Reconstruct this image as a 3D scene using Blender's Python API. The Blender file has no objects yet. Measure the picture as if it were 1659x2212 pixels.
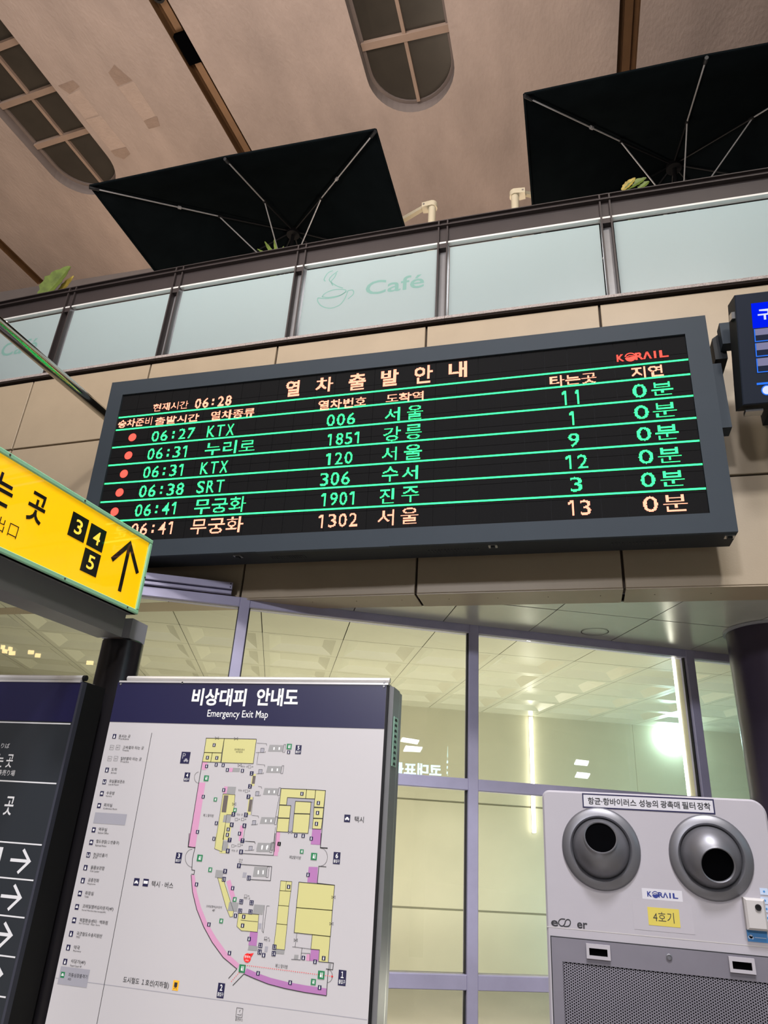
import bpy, bmesh, math, random
import numpy as np
from mathutils import Vector, Matrix
random.seed(7)
scene = bpy.context.scene
COL = scene.collection

# ------------------------------------------------------------------ camera
FPX = 1505.35                                   # focal length in pixels of the 1659x2212 frame
PITCH, ROLL, YAW = (math.radians(a) for a in (24.5798, 3.6518, 15.9179))
CAM = np.array([0.0, 0.0, 1.6])
def cam_axes():
    cy, sy, cp, sp, cr, sr = math.cos(YAW), math.sin(YAW), math.cos(PITCH), math.sin(PITCH), math.cos(ROLL), math.sin(ROLL)
    right = np.array([cy, sy, 0]); fwd = np.array([-sy * cp, cy * cp, sp]); up = np.cross(right, fwd)
    return np.array([cr * right + sr * up, -sr * right + cr * up, fwd])
RC = cam_axes()
cd = bpy.data.cameras.new('camera'); cam = bpy.data.objects.new('camera', cd); COL.objects.link(cam)
cd.sensor_fit = 'HORIZONTAL'; cd.sensor_width = 36.0; cd.lens = 36.0 * FPX / 1659.0
cd.clip_start = 0.05; cd.clip_end = 200
m4 = Matrix.Identity(4)
for i in range(3):
    m4[i][0], m4[i][1], m4[i][2], m4[i][3] = RC[0][i], RC[1][i], -RC[2][i], CAM[i]
cam.matrix_world = m4
scene.camera = cam

# ------------------------------------------------------------------ exposure, world, large lights
vs = scene.view_settings
vs.view_transform = 'Standard'; vs.look = 'None'; vs.gamma = 1.0; vs.exposure = 0.0; vs.use_curve_mapping = False
w = bpy.data.worlds.new('hall_air'); scene.world = w; w.use_nodes = True
w.node_tree.nodes['Background'].inputs[0].default_value = (0.8, 0.82, 0.9, 1)
w.node_tree.nodes['Background'].inputs[1].default_value = 0.06
def area(name, loc, target, size, power, color, size_y=None, spread=180):
    l = bpy.data.lights.new(name, 'AREA'); o = bpy.data.objects.new(name, l); COL.objects.link(o)
    l.energy = power; l.color = color; l.size = size; l.spread = math.radians(spread)
    if size_y: l.shape = 'RECTANGLE'; l.size_y = size_y
    o.location = loc
    o.rotation_euler = (Vector(target) - Vector(loc)).to_track_quat('-Z', 'Y').to_euler()
    return o
area('hall_flood_and_fill', (2.6, -4.5, 10.6), (-1, 4.8, 4.5), 0.9, 640, (1.0, 0.95, 0.88))
area('hall_flood_and_fill', (-4.5, -5.0, 10.6), (-1.5, 4.8, 4.0), 1.2, 270, (1.0, 0.95, 0.88))
area('hall_flood_and_fill', (-4.0, -20.0, 9.8), (-1.0, 4.8, 2.6), 1.5, 2300, (0.93, 0.93, 1.0))  # added unseen fill far back in the hall, brightens the window frames
area('hall_downlight', (0.6, -1.8, 10.2), (-0.4, 2.6, 1.4), 1.2, 120, (0.93, 0.93, 1.0), None, 60)
area('balcony_uplight', (-6.5, 7.6, 6.9), (-7.0, 6.4, 11.5), 1.2, 115, (1.0, 0.78, 0.58), 3.0)
area('balcony_uplight', (-0.8, 7.9, 6.9), (-0.8, 6.6, 11.5), 1.0, 95, (1.0, 0.8, 0.62), 3.0)
area('ceiling_fill', (-2.5, 0.5, 6.6), (-2.5, 3.6, 11.5), 5.0, 400, (1.0, 0.88, 0.82), 2.0)  # added unseen fill in mid-air, brightens the hall ceiling
area('balcony_lamp', (-2.6, 6.2, 7.4), (-2.6, 4.9, 6.0), 5.5, 75, (0.97, 0.98, 1.0), 0.6)
area('balcony_lamp', (1.6, 6.2, 7.4), (1.6, 4.9, 6.0), 2.5, 42, (0.97, 0.98, 1.0), 0.6)
area('shop_fill', (-1.6, 7.6, 0.35), (-1.6, 7.7, 3.2), 4.5, 58, (1.0, 0.94, 0.80), 2.4)  # this and the next four: added unseen fills low in the shop
area('shop_fill', (-1.6, 7.2, 0.35), (-2.6, 10.0, 1.7), 4.5, 72, (1.0, 0.93, 0.79), 0.8)
area('shop_fill', (-0.1, 6.9, 0.3), (0.3, 5.2, 3.2), 2.6, 45, (1.0, 0.97, 0.8), 0.5)  # added fill by the glass, brightens the soffit
area('shop_fill', (2.2, 8.6, 0.35), (1.9, 11.0, 1.9), 2.0, 75, (0.55, 0.93, 1.0), 0.8)  # added cool fill for the right of the back wall
area('shop_fill', (-4.6, 6.2, 0.35), (-4.6, 6.2, 3.2), 2.0, 20, (1.0, 0.97, 0.82), 2.0)

# ------------------------------------------------------------------ rays, planes
def ray(x, y):
    return RC.T @ np.array([x - 829.5, -(y - 1106.0), FPX])
def at_y(x, y, Y):
    d = ray(x, y); return CAM + d * (Y / d[1])
def at_z(x, y, Z):
    d = ray(x, y); return CAM + d * ((Z - CAM[2]) / d[2])
def nrm(v):
    v = np.array(v, float); return v / np.linalg.norm(v)
class Plane:
    """A surface with its own axes: ex to the right, ey up, n out of the face."""
    def __init__(s, o, ex, ey):
        s.o = np.array(o, float); s.ex = nrm(ex); s.ey = nrm(ey); s.n = np.cross(s.ex, s.ey)
    def uv(s, x, y):
        d = ray(x, y); q = CAM + d * (((s.o - CAM) @ s.n) / (d @ s.n)) - s.o
        return np.array([q @ s.ex, q @ s.ey])
    def p(s, a, b, h=0.0):
        return s.o + s.ex * a + s.ey * b + s.n * h

def lin(c):
    c = c / 255.0
    return c / 12.92 if c <= 0.04045 else ((c + 0.055) / 1.055) ** 2.4
def rgb(r, g, b):
    return (lin(r), lin(g), lin(b), 1.0)

# ------------------------------------------------------------------ materials
MATS = {}
def mat(name, color, rough=0.5, metal=0.0, var=0.0, vscale=6.0, bump=0.0, bscale=40.0, emit=None, estr=0.0, coat=0.0, spec=0.5, trans=0.0, stretch=None):
    if name in MATS: return MATS[name]
    m = bpy.data.materials.new(name); m.use_nodes = True; nt = m.node_tree; b = nt.nodes['Principled BSDF']
    b.inputs['Base Color'].default_value = color
    b.inputs['Roughness'].default_value = rough; b.inputs['Metallic'].default_value = metal
    b.inputs['Specular IOR Level'].default_value = spec
    b.inputs['Coat Weight'].default_value = coat; b.inputs['Coat Roughness'].default_value = 0.03
    if emit is not None:
        b.inputs['Emission Color'].default_value = emit; b.inputs['Emission Strength'].default_value = estr
    if var > 0 or bump > 0:
        tc = nt.nodes.new('ShaderNodeNewGeometry'); mp = nt.nodes.new('ShaderNodeMapping'); nt.links.new(tc.outputs['Position'], mp.inputs['Vector'])
        if stretch: mp.inputs['Scale'].default_value = stretch
    if var > 0:
        n = nt.nodes.new('ShaderNodeTexNoise'); n.inputs['Scale'].default_value = vscale; n.inputs['Detail'].default_value = 6; n.inputs['Roughness'].default_value = 0.6
        nt.links.new(mp.outputs[0], n.inputs['Vector'])
        r = nt.nodes.new('ShaderNodeValToRGB')
        r.color_ramp.elements[0].position = 0.3; r.color_ramp.elements[1].position = 0.7
        r.color_ramp.elements[0].color = tuple(c * (1 - var) for c in color[:3]) + (1,)
        r.color_ramp.elements[1].color = tuple(min(1, c * (1 + var)) for c in color[:3]) + (1,)
        nt.links.new(n.outputs['Fac'], r.inputs[0]); nt.links.new(r.outputs[0], b.inputs['Base Color'])
    if bump > 0:
        n2 = nt.nodes.new('ShaderNodeTexNoise'); n2.inputs['Scale'].default_value = bscale; n2.inputs['Detail'].default_value = 5
        nt.links.new(mp.outputs[0], n2.inputs['Vector'])
        bp = nt.nodes.new('ShaderNodeBump'); bp.inputs['Strength'].default_value = bump; bp.inputs['Distance'].default_value = 0.01
        nt.links.new(n2.outputs['Fac'], bp.inputs['Height']); nt.links.new(bp.outputs[0], b.inputs['Normal'])
    MATS[name] = m; return m
def emat(name, color, strength):
    if name in MATS: return MATS[name]
    m = bpy.data.materials.new(name); m.use_nodes = True; nt = m.node_tree; nt.nodes.clear()
    e = nt.nodes.new('ShaderNodeEmission'); o = nt.nodes.new('ShaderNodeOutputMaterial')
    e.inputs[0].default_value = color; e.inputs[1].default_value = strength; nt.links.new(e.outputs[0], o.inputs[0])
    MATS[name] = m; return m
def glassmat(name, tint, ior=1.5, rough=0.0):
    m = bpy.data.materials.new(name); m.use_nodes = True; nt = m.node_tree; nt.nodes.clear()
    t = nt.nodes.new('ShaderNodeBsdfTransparent'); t.inputs[0].default_value = tint
    g = nt.nodes.new('ShaderNodeBsdfGlossy'); g.inputs['Roughness'].default_value = rough
    f = nt.nodes.new('ShaderNodeFresnel'); f.inputs[0].default_value = ior
    x = nt.nodes.new('ShaderNodeMixShader'); o = nt.nodes.new('ShaderNodeOutputMaterial')
    nt.links.new(f.outputs[0], x.inputs[0]); nt.links.new(t.outputs[0], x.inputs[1]); nt.links.new(g.outputs[0], x.inputs[2]); nt.links.new(x.outputs[0], o.inputs[0])
    MATS[name] = m; return m
def frostmat(name, color):
    m = bpy.data.materials.new(name); m.use_nodes = True; nt = m.node_tree; nt.nodes.clear()
    d = nt.nodes.new('ShaderNodeBsdfDiffuse'); d.inputs[0].default_value = color
    t = nt.nodes.new('ShaderNodeBsdfTranslucent'); t.inputs[0].default_value = color
    g = nt.nodes.new('ShaderNodeBsdfGlossy'); g.inputs['Roughness'].default_value = 0.3
    x = nt.nodes.new('ShaderNodeMixShader'); x.inputs[0].default_value = 0.55
    x2 = nt.nodes.new('ShaderNodeMixShader'); x2.inputs[0].default_value = 0.05
    o = nt.nodes.new('ShaderNodeOutputMaterial')
    nt.links.new(d.outputs[0], x.inputs[1]); nt.links.new(t.outputs[0], x.inputs[2])
    nt.links.new(x.outputs[0], x2.inputs[1]); nt.links.new(g.outputs[0], x2.inputs[2]); nt.links.new(x2.outputs[0], o.inputs[0])
    MATS[name] = m; return m

M_plaster = mat('ceiling_plaster', rgb(166, 149, 139), 0.95, var=0.18, vscale=1.1, bump=0.55, bscale=26, stretch=(1.0, 0.45, 1.0))
M_patch = mat('plaster_patch', rgb(146, 126, 113), 0.95, var=0.1, vscale=6, bump=0.4, bscale=30)
M_patch2 = mat('plaster_patch_light', rgb(172, 153, 141), 0.95, var=0.06, vscale=6, bump=0.4, bscale=30)
M_reveal = mat('skylight_frame', rgb(150, 128, 112), 0.8, var=0.08, vscale=3)
M_reveal2 = mat('skylight_reveal', rgb(112, 100, 94), 0.8, var=0.08, vscale=3)
M_skyglass = mat('skylight_glass', rgb(58, 53, 46), 0.35, var=0.2, vscale=1.5)
M_slot = mat('slot_brown', rgb(112, 82, 54), 0.45, metal=0.3, var=0.15, vscale=3)
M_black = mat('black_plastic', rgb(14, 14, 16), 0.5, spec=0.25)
M_clad = mat('beige_cladding', rgb(160, 145, 123), 0.42, metal=0.0, var=0.05, vscale=2.2, bump=0.05, bscale=90, spec=0.35)
M_joint = mat('joint_dark', rgb(60, 50, 42), 0.9)
M_cshade = mat('coping_shade', rgb(40, 34, 32), 0.8, spec=0.1)  # shade under the coping as a dark colour
M_granite = mat('granite', rgb(150, 141, 138), 0.7, var=0.45, vscale=90)
M_steel = mat('rail_steel', rgb(50, 44, 44), 0.45, metal=0.15, var=0.08, vscale=5)
M_gap = mat('bright_gap', rgb(228, 230, 228), 0.25, metal=0.35)  # near white, for brightness showing through the gap under the beam
M_frost = frostmat('frosted_glass', rgb(186, 200, 201))
M_frost2 = frostmat('frosted_motif', rgb(152, 196, 187))
M_canopy = mat('canopy_cloth', rgb(13, 17, 19), 0.95, var=0.15, vscale=4, spec=0.0)
M_rib = mat('umbrella_rib', rgb(150, 150, 152), 0.4, metal=0.3)
M_cream = mat('cream_metal', rgb(178, 168, 144), 0.45)
M_bframe = mat('board_frame', rgb(54, 61, 68), 0.6, spec=0.12, var=0.03, vscale=3, bump=0.05, bscale=300)
M_bunder = mat('board_casing', rgb(34, 37, 40), 0.6, spec=0.2)
M_led = mat('led_module', rgb(18, 18, 19), 0.9, var=0.3, vscale=300, spec=0.15)
M_ledg = emat('led_green', (0.035, 1.0, 0.20, 1), 3.3)
M_leda = emat('led_amber', (1.0, 0.30, 0.19, 1), 2.9)
M_ledr = emat('led_red', (1.0, 0.07, 0.05, 1), 2.6)
M_chrome = mat('chrome', rgb(196, 194, 186), 0.15, metal=1.0)
M_steelb = mat('bright_latch', rgb(200, 200, 200), 0.3, metal=1.0)
M_mframe = mat('monitor_case', rgb(32, 38, 50), 0.6, spec=0.15)
M_blue = emat('screen_blue', (0.0, 0.012, 0.9, 1), 1.0)
M_sgrey = emat('screen_grey', (0.28, 0.27, 0.45, 1), 0.8)
M_sdark = emat('screen_dark', (0.02, 0.025, 0.05, 1), 1.0)
M_sedge = emat('screen_edge', (0.03, 0.2, 1.0, 1), 1.0)
M_swhite = emat('screen_white', (0.75, 0.8, 1.0, 1), 1.0)
M_yellow = mat('sign_yellow', rgb(244, 180, 0), 0.22, emit=(1.0, 0.56, 0.0, 1), estr=0.6, coat=1.0)
M_ylet = mat('sign_black', rgb(14, 13, 12), 0.2, coat=0.5)
M_ynum = mat('sign_number', rgb(250, 205, 60), 0.3, emit=(1.0, 0.66, 0.08, 1), estr=0.62)
M_greenlit = mat('sign_frame_green_lit', rgb(150, 205, 165), 0.35, metal=0.1)  # silver frame with the LED board's green light put into its colour
M_beam = mat('beam_grey', rgb(112, 112, 112), 0.5, metal=0.2, var=0.06, vscale=5)
M_stub = mat('stub_grey', rgb(160, 160, 168), 0.4, metal=0.3)
M_pillar = mat('pillar_black', rgb(30, 28, 32), 0.28, metal=0.2)
M_alu = mat('case_aluminium', rgb(128, 128, 130), 0.4, metal=0.5, var=0.05, vscale=9)
M_alu2 = mat('rail_aluminium', rgb(196, 194, 192), 0.35, metal=0.4)
M_navy = mat('header_navy', rgb(18, 17, 54), 0.35, coat=0.1, emit=rgb(24, 22, 80), estr=0.08)
M_paper = mat('map_paper', rgb(166, 163, 167), 0.3, coat=0.2, emit=(0.98, 0.92, 0.80, 1), estr=0.11)
M_pwhite = mat('print_white', rgb(208, 208, 208), 0.4, emit=(0.9, 0.9, 0.9, 1), estr=0.1)
M_pblack = mat('print_black', rgb(34, 34, 38), 0.5)
M_pgrey = mat('print_grey', rgb(140, 140, 140), 0.5)
M_pdgrey = mat('print_dark_grey', rgb(92, 84, 80), 0.5)
M_plgrey = mat('print_light_grey', rgb(148, 147, 155), 0.5)
M_pyel = mat('print_yellow', rgb(184, 180, 122), 0.4, emit=rgb(216, 208, 132), estr=0.08)
M_ppink = mat('print_pink', rgb(188, 136, 166), 0.4, emit=rgb(214, 150, 190), estr=0.07)
M_ppurple = mat('print_purple', rgb(158, 106, 156), 0.4, emit=rgb(178, 118, 176), estr=0.07)
M_pnavy = mat('print_navy', rgb(22, 20, 60), 0.4)
M_pgreen = mat('print_green', rgb(30, 116, 72), 0.4)
M_pred = mat('print_red', rgb(214, 34, 34), 0.4, emit=rgb(214, 34, 34), estr=0.2)
M_porange = mat('print_orange', rgb(240, 172, 40), 0.4)
M_dirface = mat('directory_face', rgb(32, 37, 43), 0.4, coat=0.08)
M_dirtext = mat('directory_print', rgb(206, 206, 208), 0.4)
M_frame = mat('window_frame_lavender', rgb(166, 163, 190), 0.4, metal=0.1, var=0.06, vscale=5)
M_gasket = mat('gasket', rgb(30, 30, 34), 0.7)
M_glass = glassmat('window_glass', (0.96, 0.965, 0.95, 1), 1.52)
M_soffit = mat('soffit_metal', rgb(196, 196, 186), 0.26, metal=0.3, var=0.04, vscale=3)
M_tile = mat('shop_ceiling_tile', rgb(200, 198, 176), 0.34, var=0.03, vscale=2, spec=0.6)
M_shopwall = mat('shop_wall', rgb(192, 187, 162), 0.45, var=0.05, vscale=1.6)
M_tube = emat('lamp_tube', (1.0, 0.98, 0.84, 1), 10.0)
M_cool = emat('cool_lamp', (0.62, 0.96, 1.0, 1), 38.0)
M_column = mat('column_dark', rgb(58, 50, 66), 0.28, metal=0.35)
M_white = mat('purifier_white', rgb(156, 152, 158), 0.42, var=0.025, vscale=5)
M_white2 = mat('purifier_box', rgb(170, 166, 165), 0.45)
M_label = mat('label_white', rgb(182, 180, 186), 0.45)
M_brush = mat('nozzle_metal', rgb(112, 112, 117), 0.42, metal=0.65)
M_grille = mat('grille_metal', rgb(112, 109, 118), 0.5, metal=0.35, var=0.08, vscale=4)
M_hole = mat('void_black', rgb(5, 5, 6), 1.0, spec=0.0)
M_yel2 = mat('yellow_note', rgb(186, 170, 74), 0.5)
M_tape = mat('clear_tape', rgb(161, 157, 163), 0.25, coat=0.3)
M_stblue = mat('sticker_blue', rgb(62, 122, 178), 0.4)
M_stpale = mat('sticker_pale', rgb(168, 182, 204), 0.4)
M_logo = mat('logo_blue', rgb(30, 44, 116), 0.45)
M_floor = mat('floor_stone', rgb(160, 154, 146), 0.3, var=0.08, vscale=2)
M_bwall = mat('balcony_wall_grey', rgb(112, 104, 100), 0.8, var=0.06, vscale=2)
M_hallwall = mat('hall_wall', rgb(120, 112, 100), 0.7, var=0.05, vscale=2)
M_leaf = mat('leaf_green', rgb(84, 100, 40), 0.45, var=0.4, vscale=9)
M_leaf2 = mat('leaf_yellow', rgb(146, 128, 58), 0.5, var=0.4, vscale=18)
M_pot = mat('planter', rgb(90, 84, 80), 0.6)
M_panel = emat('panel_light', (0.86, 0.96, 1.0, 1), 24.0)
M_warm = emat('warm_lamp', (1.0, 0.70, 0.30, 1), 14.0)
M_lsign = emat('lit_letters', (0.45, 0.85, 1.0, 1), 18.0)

# ------------------------------------------------------------------ mesh building
ORIGIN = {}
def empty(name, loc, label=None, cat=None, group=None, kind=None):
    o = bpy.data.objects.new(name, None); COL.objects.link(o); o.location = loc; o.empty_display_size = 0.1
    ORIGIN[o.name] = np.array(loc, float); tag(o, label, cat, group, kind); return o
def tag(o, label=None, cat=None, group=None, kind=None):
    if label: o['label'] = label
    if cat: o['category'] = cat
    if group: o['group'] = group
    if kind: o['kind'] = kind
    return o
class MB:
    def __init__(s): s.v = []; s.f = []
    def add(s, vs_, fs):
        k = len(s.v); s.v += [tuple(map(float, v)) for v in vs_]; s.f += [tuple(i + k for i in f) for f in fs]; return s
    def box(s, lo, hi):
        x0, y0, z0 = lo; x1, y1, z1 = hi
        return s.add([(x0,y0,z0),(x1,y0,z0),(x1,y1,z0),(x0,y1,z0),(x0,y0,z1),(x1,y0,z1),(x1,y1,z1),(x0,y1,z1)],
                     [(0,3,2,1),(4,5,6,7),(0,1,5,4),(1,2,6,5),(2,3,7,6),(3,0,4,7)])
    def prism(s, poly, ext):
        poly = [np.array(p, float) for p in poly]; ext = np.array(ext, float); n = len(poly)
        return s.add(poly + [p + ext for p in poly], [tuple(range(n)), tuple(range(2*n-1, n-1, -1))] + [(i, i + n, (i+1) % n + n, (i+1) % n) for i in range(n)])
    def pbox(s, P, a0, b0, a1, b1, h0, h1):           # a box standing on plane P between heights h0 and h1
        return s.prism([P.p(a0, b0, h1), P.p(a1, b0, h1), P.p(a1, b1, h1), P.p(a0, b1, h1)], P.n * (h0 - h1))
    def bevbox(s, P, a0, b0, a1, b1, h0, h1, r):      # as pbox with a chamfered front edge
        o = [(a0, b0), (a1, b0), (a1, b1), (a0, b1)]; i = [(a0 + r, b0 + r), (a1 - r, b0 + r), (a1 - r, b1 - r), (a0 + r, b1 - r)]
        vv = [P.p(a, b, h0) for a, b in o] + [P.p(a, b, h1 - r) for a, b in o] + [P.p(a, b, h1) for a, b in i]
        ff = [(3, 2, 1, 0), (8, 9, 10, 11)]
        for k in range(4):
            j = (k + 1) % 4; ff += [(k, j, j + 4, k + 4), (k + 4, j + 4, j + 8, k + 8)]
        return s.add(vv, ff)
    def quad(s, P, a0, b0, a1, b1, h):
        return s.add([P.p(a0, b0, h), P.p(a1, b0, h), P.p(a1, b1, h), P.p(a0, b1, h)], [(0, 1, 2, 3)])
    def poly(s, P, pts, h):
        return s.add([P.p(a, b, h) for a, b in pts], [tuple(range(len(pts)))])
    def disc(s, P, a, b, r, h, n=24):
        return s.poly(P, [(a + r * math.cos(2*math.pi*i/n), b + r * math.sin(2*math.pi*i/n)) for i in range(n)], h)
    def ring(s, P, a, b, r0, r1, h, n=32):
        vv = []; 
        for r in (r0, r1): vv += [P.p(a + r*math.cos(2*math.pi*i/n), b + r*math.sin(2*math.pi*i/n), h) for i in range(n)]
        return s.add(vv, [(i, n + i, n + (i+1) % n, (i+1) % n) for i in range(n)])
    def stroke(s, P, pts, wd, h, closed=False):       # a line of constant width, mitred
        pts = [np.array(p, float) for p in pts]; n = len(pts); L = []; R = []
        for i in range(n):
            a = pts[i-1] if (i > 0 or closed) else None; c = pts[(i+1) % n] if (i < n-1 or closed) else None
            ds = []
            if a is not None: ds.append(nrm(pts[i] - a))
            if c is not None: ds.append(nrm(c - pts[i]))
            t = nrm(sum(ds)) if np.linalg.norm(sum(ds)) > 1e-6 else ds[0]
            nn = np.array([-t[1], t[0]]); k = 1.0 / max(0.35, abs(float(nn @ np.array([-ds[0][1], ds[0][0]]))))
            L.append(pts[i] + nn * wd/2*k); R.append(pts[i] - nn * wd/2*k)
        vv = [P.p(q[0], q[1], h) for q in R] + [P.p(q[0], q[1], h) for q in L]
        return s.add(vv, [(i, (i+1) % n, (i+1) % n + n, i + n) for i in range(n if closed else n-1)])
    def tube(s, pts, r, seg=10, cap=True):
        pts = [np.array(p, float) for p in pts]; n = len(pts); rr = r if isinstance(r, (list, tuple)) else [r]*n; vv = []; ref = None
        for i in range(n):
            t = nrm((pts[min(i+1, n-1)] - pts[max(i-1, 0)]))
            if ref is None: ref = np.array([0, 0, 1.0]) if abs(t[2]) < 0.9 else np.array([1.0, 0, 0])
            u = nrm(np.cross(t, ref)); v = np.cross(u, t); ref = v
            vv += [pts[i] + (u*math.cos(2*math.pi*k/seg) + v*math.sin(2*math.pi*k/seg)) * rr[i] for k in range(seg)]
        ff = [(i*seg+k, i*seg+(k+1) % seg, (i+1)*seg+(k+1) % seg, (i+1)*seg+k) for i in range(n-1) for k in range(seg)]
        if cap: ff += [tuple(range(seg-1, -1, -1)), tuple((n-1)*seg+k for k in range(seg))]
        return s.add(vv, ff)
    def lathe(s, P, a, b, prof, n=40, tilt=None):     # profile (r, h) turned about the normal of P at (a, b)
        vv = []
        ax = (P.ex, P.ey, P.n); c0 = P.p(a, b, 0)
        if tilt is not None: ax = tilt
        for r, h in prof: vv += [c0 + ax[0]*r*math.cos(2*math.pi*k/n) + ax[1]*r*math.sin(2*math.pi*k/n) + ax[2]*h for k in range(n)]
        return s.add(vv, [(i*n+k, i*n+(k+1) % n, (i+1)*n+(k+1) % n, (i+1)*n+k) for i in range(len(prof)-1) for k in range(n)])
    def text(s, P, body, a0, b0, a1, b1, h, bold=0.0):
        v, t = glyphs(body, bold)
        return s.add([P.p(a0 + (a1-a0)*x, b0 + (b1-b0)*y, h) for x, y in v], [tuple(q) for q in t])
    def build(s, name, m, parent=None, smooth=False, kind=None, label=None, cat=None, group=None):
        me = bpy.data.meshes.new(name); o = bpy.data.objects.new(name, me); COL.objects.link(o)
        if parent is not None: o.parent = parent; og = ORIGIN[parent.name]
        else: og = np.mean(np.array(s.v), axis=0); og[2] = min(v[2] for v in s.v); o.location = og
        ORIGIN[o.name] = og
        me.from_pydata([tuple(np.array(v) - og) for v in s.v], [], s.f); me.update()
        me.materials.append(m)
        if smooth:
            me.polygons.foreach_set('use_smooth', [True]*len(me.polygons))
            try: me.set_sharp_from_angle(angle=math.radians(35))
            except Exception: pass
        tag(o, label, cat, group, kind); return o
def share(src, name, parent, world_shift):
    """A copy of a piece that shares its mesh."""
    o = src.copy(); COL.objects.link(o); o.name = name; o.parent = parent
    o.location = Vector(src.location) + Vector(tuple(map(float, world_shift))); return o

GL = {}
def split_mesh(me, keys, bold):
    v = np.array([p.co[:2] for p in me.vertices]); me.calc_loop_triangles()
    t = np.array([tuple(q.vertices) for q in me.loop_triangles]); ln = np.round((0.35 - v[:, 1])/LSP).astype(int)
    for i, body in enumerate(keys):
        sel = np.nonzero(ln == i)[0]
        if len(sel) == 0: continue
        mp_ = -np.ones(len(v), int); mp_[sel] = np.arange(len(sel)); tt = mp_[t[ln[t[:, 0]] == i]]
        w_ = v[sel]; lo, hi = w_.min(0), w_.max(0); GL[(body, bold)] = ((w_-lo)/np.maximum(hi-lo, 1e-6), [tuple(map(int, q)) for q in tt])
LSP = 4.0
def typeset(bodies, bold):
    """All strings of one weight set as lines of one text, turned to mesh together."""
    c = bpy.data.curves.new('t', 'FONT'); c.resolution_u = 3; c.offset = bold; c.space_line = LSP; c.body = '\n'.join(bodies)
    o = bpy.data.objects.new('t', c); me = bpy.data.meshes.new_from_object(o); split_mesh(me, bodies, bold)
    bpy.data.meshes.remove(me); bpy.data.objects.remove(o); bpy.data.curves.remove(c)
def glyphs(body, bold=0.0):
    if (body, bold) not in GL: typeset([body], bold)
    return GL[(body, bold)]
PRESET = {
    0.012: ['Café', '곳', '는', '가', '나', '3', '4', '5', '출입구', '표사는', '타는'],
    0.006: ['현재시간', '도시철도 1호선(지하철)'],
    0.02: ['0', '6', '2', '8', '5', '4', '3', '1'],
    0.022: ['열', '차', '출', '발', '안', '내'],
    0.018: ['승차준비', '출발시간', '열차종류', '열차번호', '도착역', '타는곳', '지연'],
    0.004: ['0', '6', '2', '7', 'K', 'T', 'X', '서', '울', '분', '3', '누리로', '8', '5', '강', '릉', '9', 'S', 'R', '수', '4', '무궁화', '진', '주', 'Emergency Exit Map', '택시 · 버스', '표사는 곳', '고속열차 타는 곳', '일반열차 타는 곳', '도착', '유실물보관소', '수유방', '회의실', '역무실', '철도경찰(1번출구)', '현금인출기', '물품보관함', '공중전화', '화장실', '코레일멤버십라운지(4F)', '복합환승센터 · 백화점', '국군철도수송지원반', '약국', '식당가(4F)', '자동심장충격기', 'e', 'er'],
    0.03: ['K', 'R', 'Λ', 'I', 'L', '구분', '비상대피', '안내도', '코대표롤'],
    -0.006: ['口', '出'],
    -0.004: ['Way Out', '4호기'],
    0.015: ['1', '2', '3', '5', '6', '7', '8', '9', '10', '11', '12', '13', '14'],
    0.0: ['제1맞이방', '제2맞이방', '한국철도공사', '대구본부', '코레일멤버십라운지', '4F', '타는 곳', '안내', '부스', '흡연부스', 'P', '역무실', 'Tickets', 'KTX', 'SRT', 'Tracks KTX SRT', '일반', 'Tracks', 'Arrivals', 'Lost & Found', 'Nursery', 'Conference Room', 'Station Office', 'Railroad Police', 'ATM', 'Coin Locker', 'Payphone', 'Toilet', 'Korail Membership lounge(4F)', 'Bus Terminal - Dept. Store', 'TMO', 'Pharmacy', 'Food Court 4F', 'AED', 'のりば', '券売り場', '솔'],
    0.008: ['택시', '항균·항바이러스', '성능의', '광촉매', '필터', '장착'],
    0.01: ['현위치'],
    0.035: ['K', 'R', 'Λ', 'I', 'L'],
}
for wt_, bodies_ in PRESET.items(): typeset(bodies_, wt_)
def raster(mb, P, body, a0, b0, a1, b1, h, pitch, bold=0.0):
    """Lit dots of an LED matrix whose centres fall inside the lettering."""
    v, t = glyphs(body, bold); V = np.array([(a0 + (a1-a0)*x, b0 + (b1-b0)*y) for x, y in v])
    ia = np.arange(math.floor(a0/pitch)-1, math.ceil(a1/pitch)+1); ib = np.arange(math.floor(b0/pitch)-1, math.ceil(b1/pitch)+1)
    A, B = np.meshgrid((ia+0.5)*pitch, (ib+0.5)*pitch); hit = np.zeros(A.shape, bool)
    for i, j, k in t:
        p, q, r = V[i], V[j], V[k]
        d = (q[1]-r[1])*(p[0]-r[0]) + (r[0]-q[0])*(p[1]-r[1])
        if abs(d) < 1e-12: continue
        l1 = ((q[1]-r[1])*(A-r[0]) + (r[0]-q[0])*(B-r[1]))/d; l2 = ((r[1]-p[1])*(A-r[0]) + (p[0]-r[0])*(B-r[1]))/d
        hit |= (l1 >= -1e-9) & (l2 >= -1e-9) & (l1 + l2 <= 1 + 1e-9)
    dots(mb, P, A[hit], B[hit], h, pitch)
def dots(mb, P, AA, BB, h, pitch):
    e = pitch*0.47
    for a, b in zip(AA, BB): mb.quad(P, a-e, b-e, a+e, b+e, h)

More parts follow.
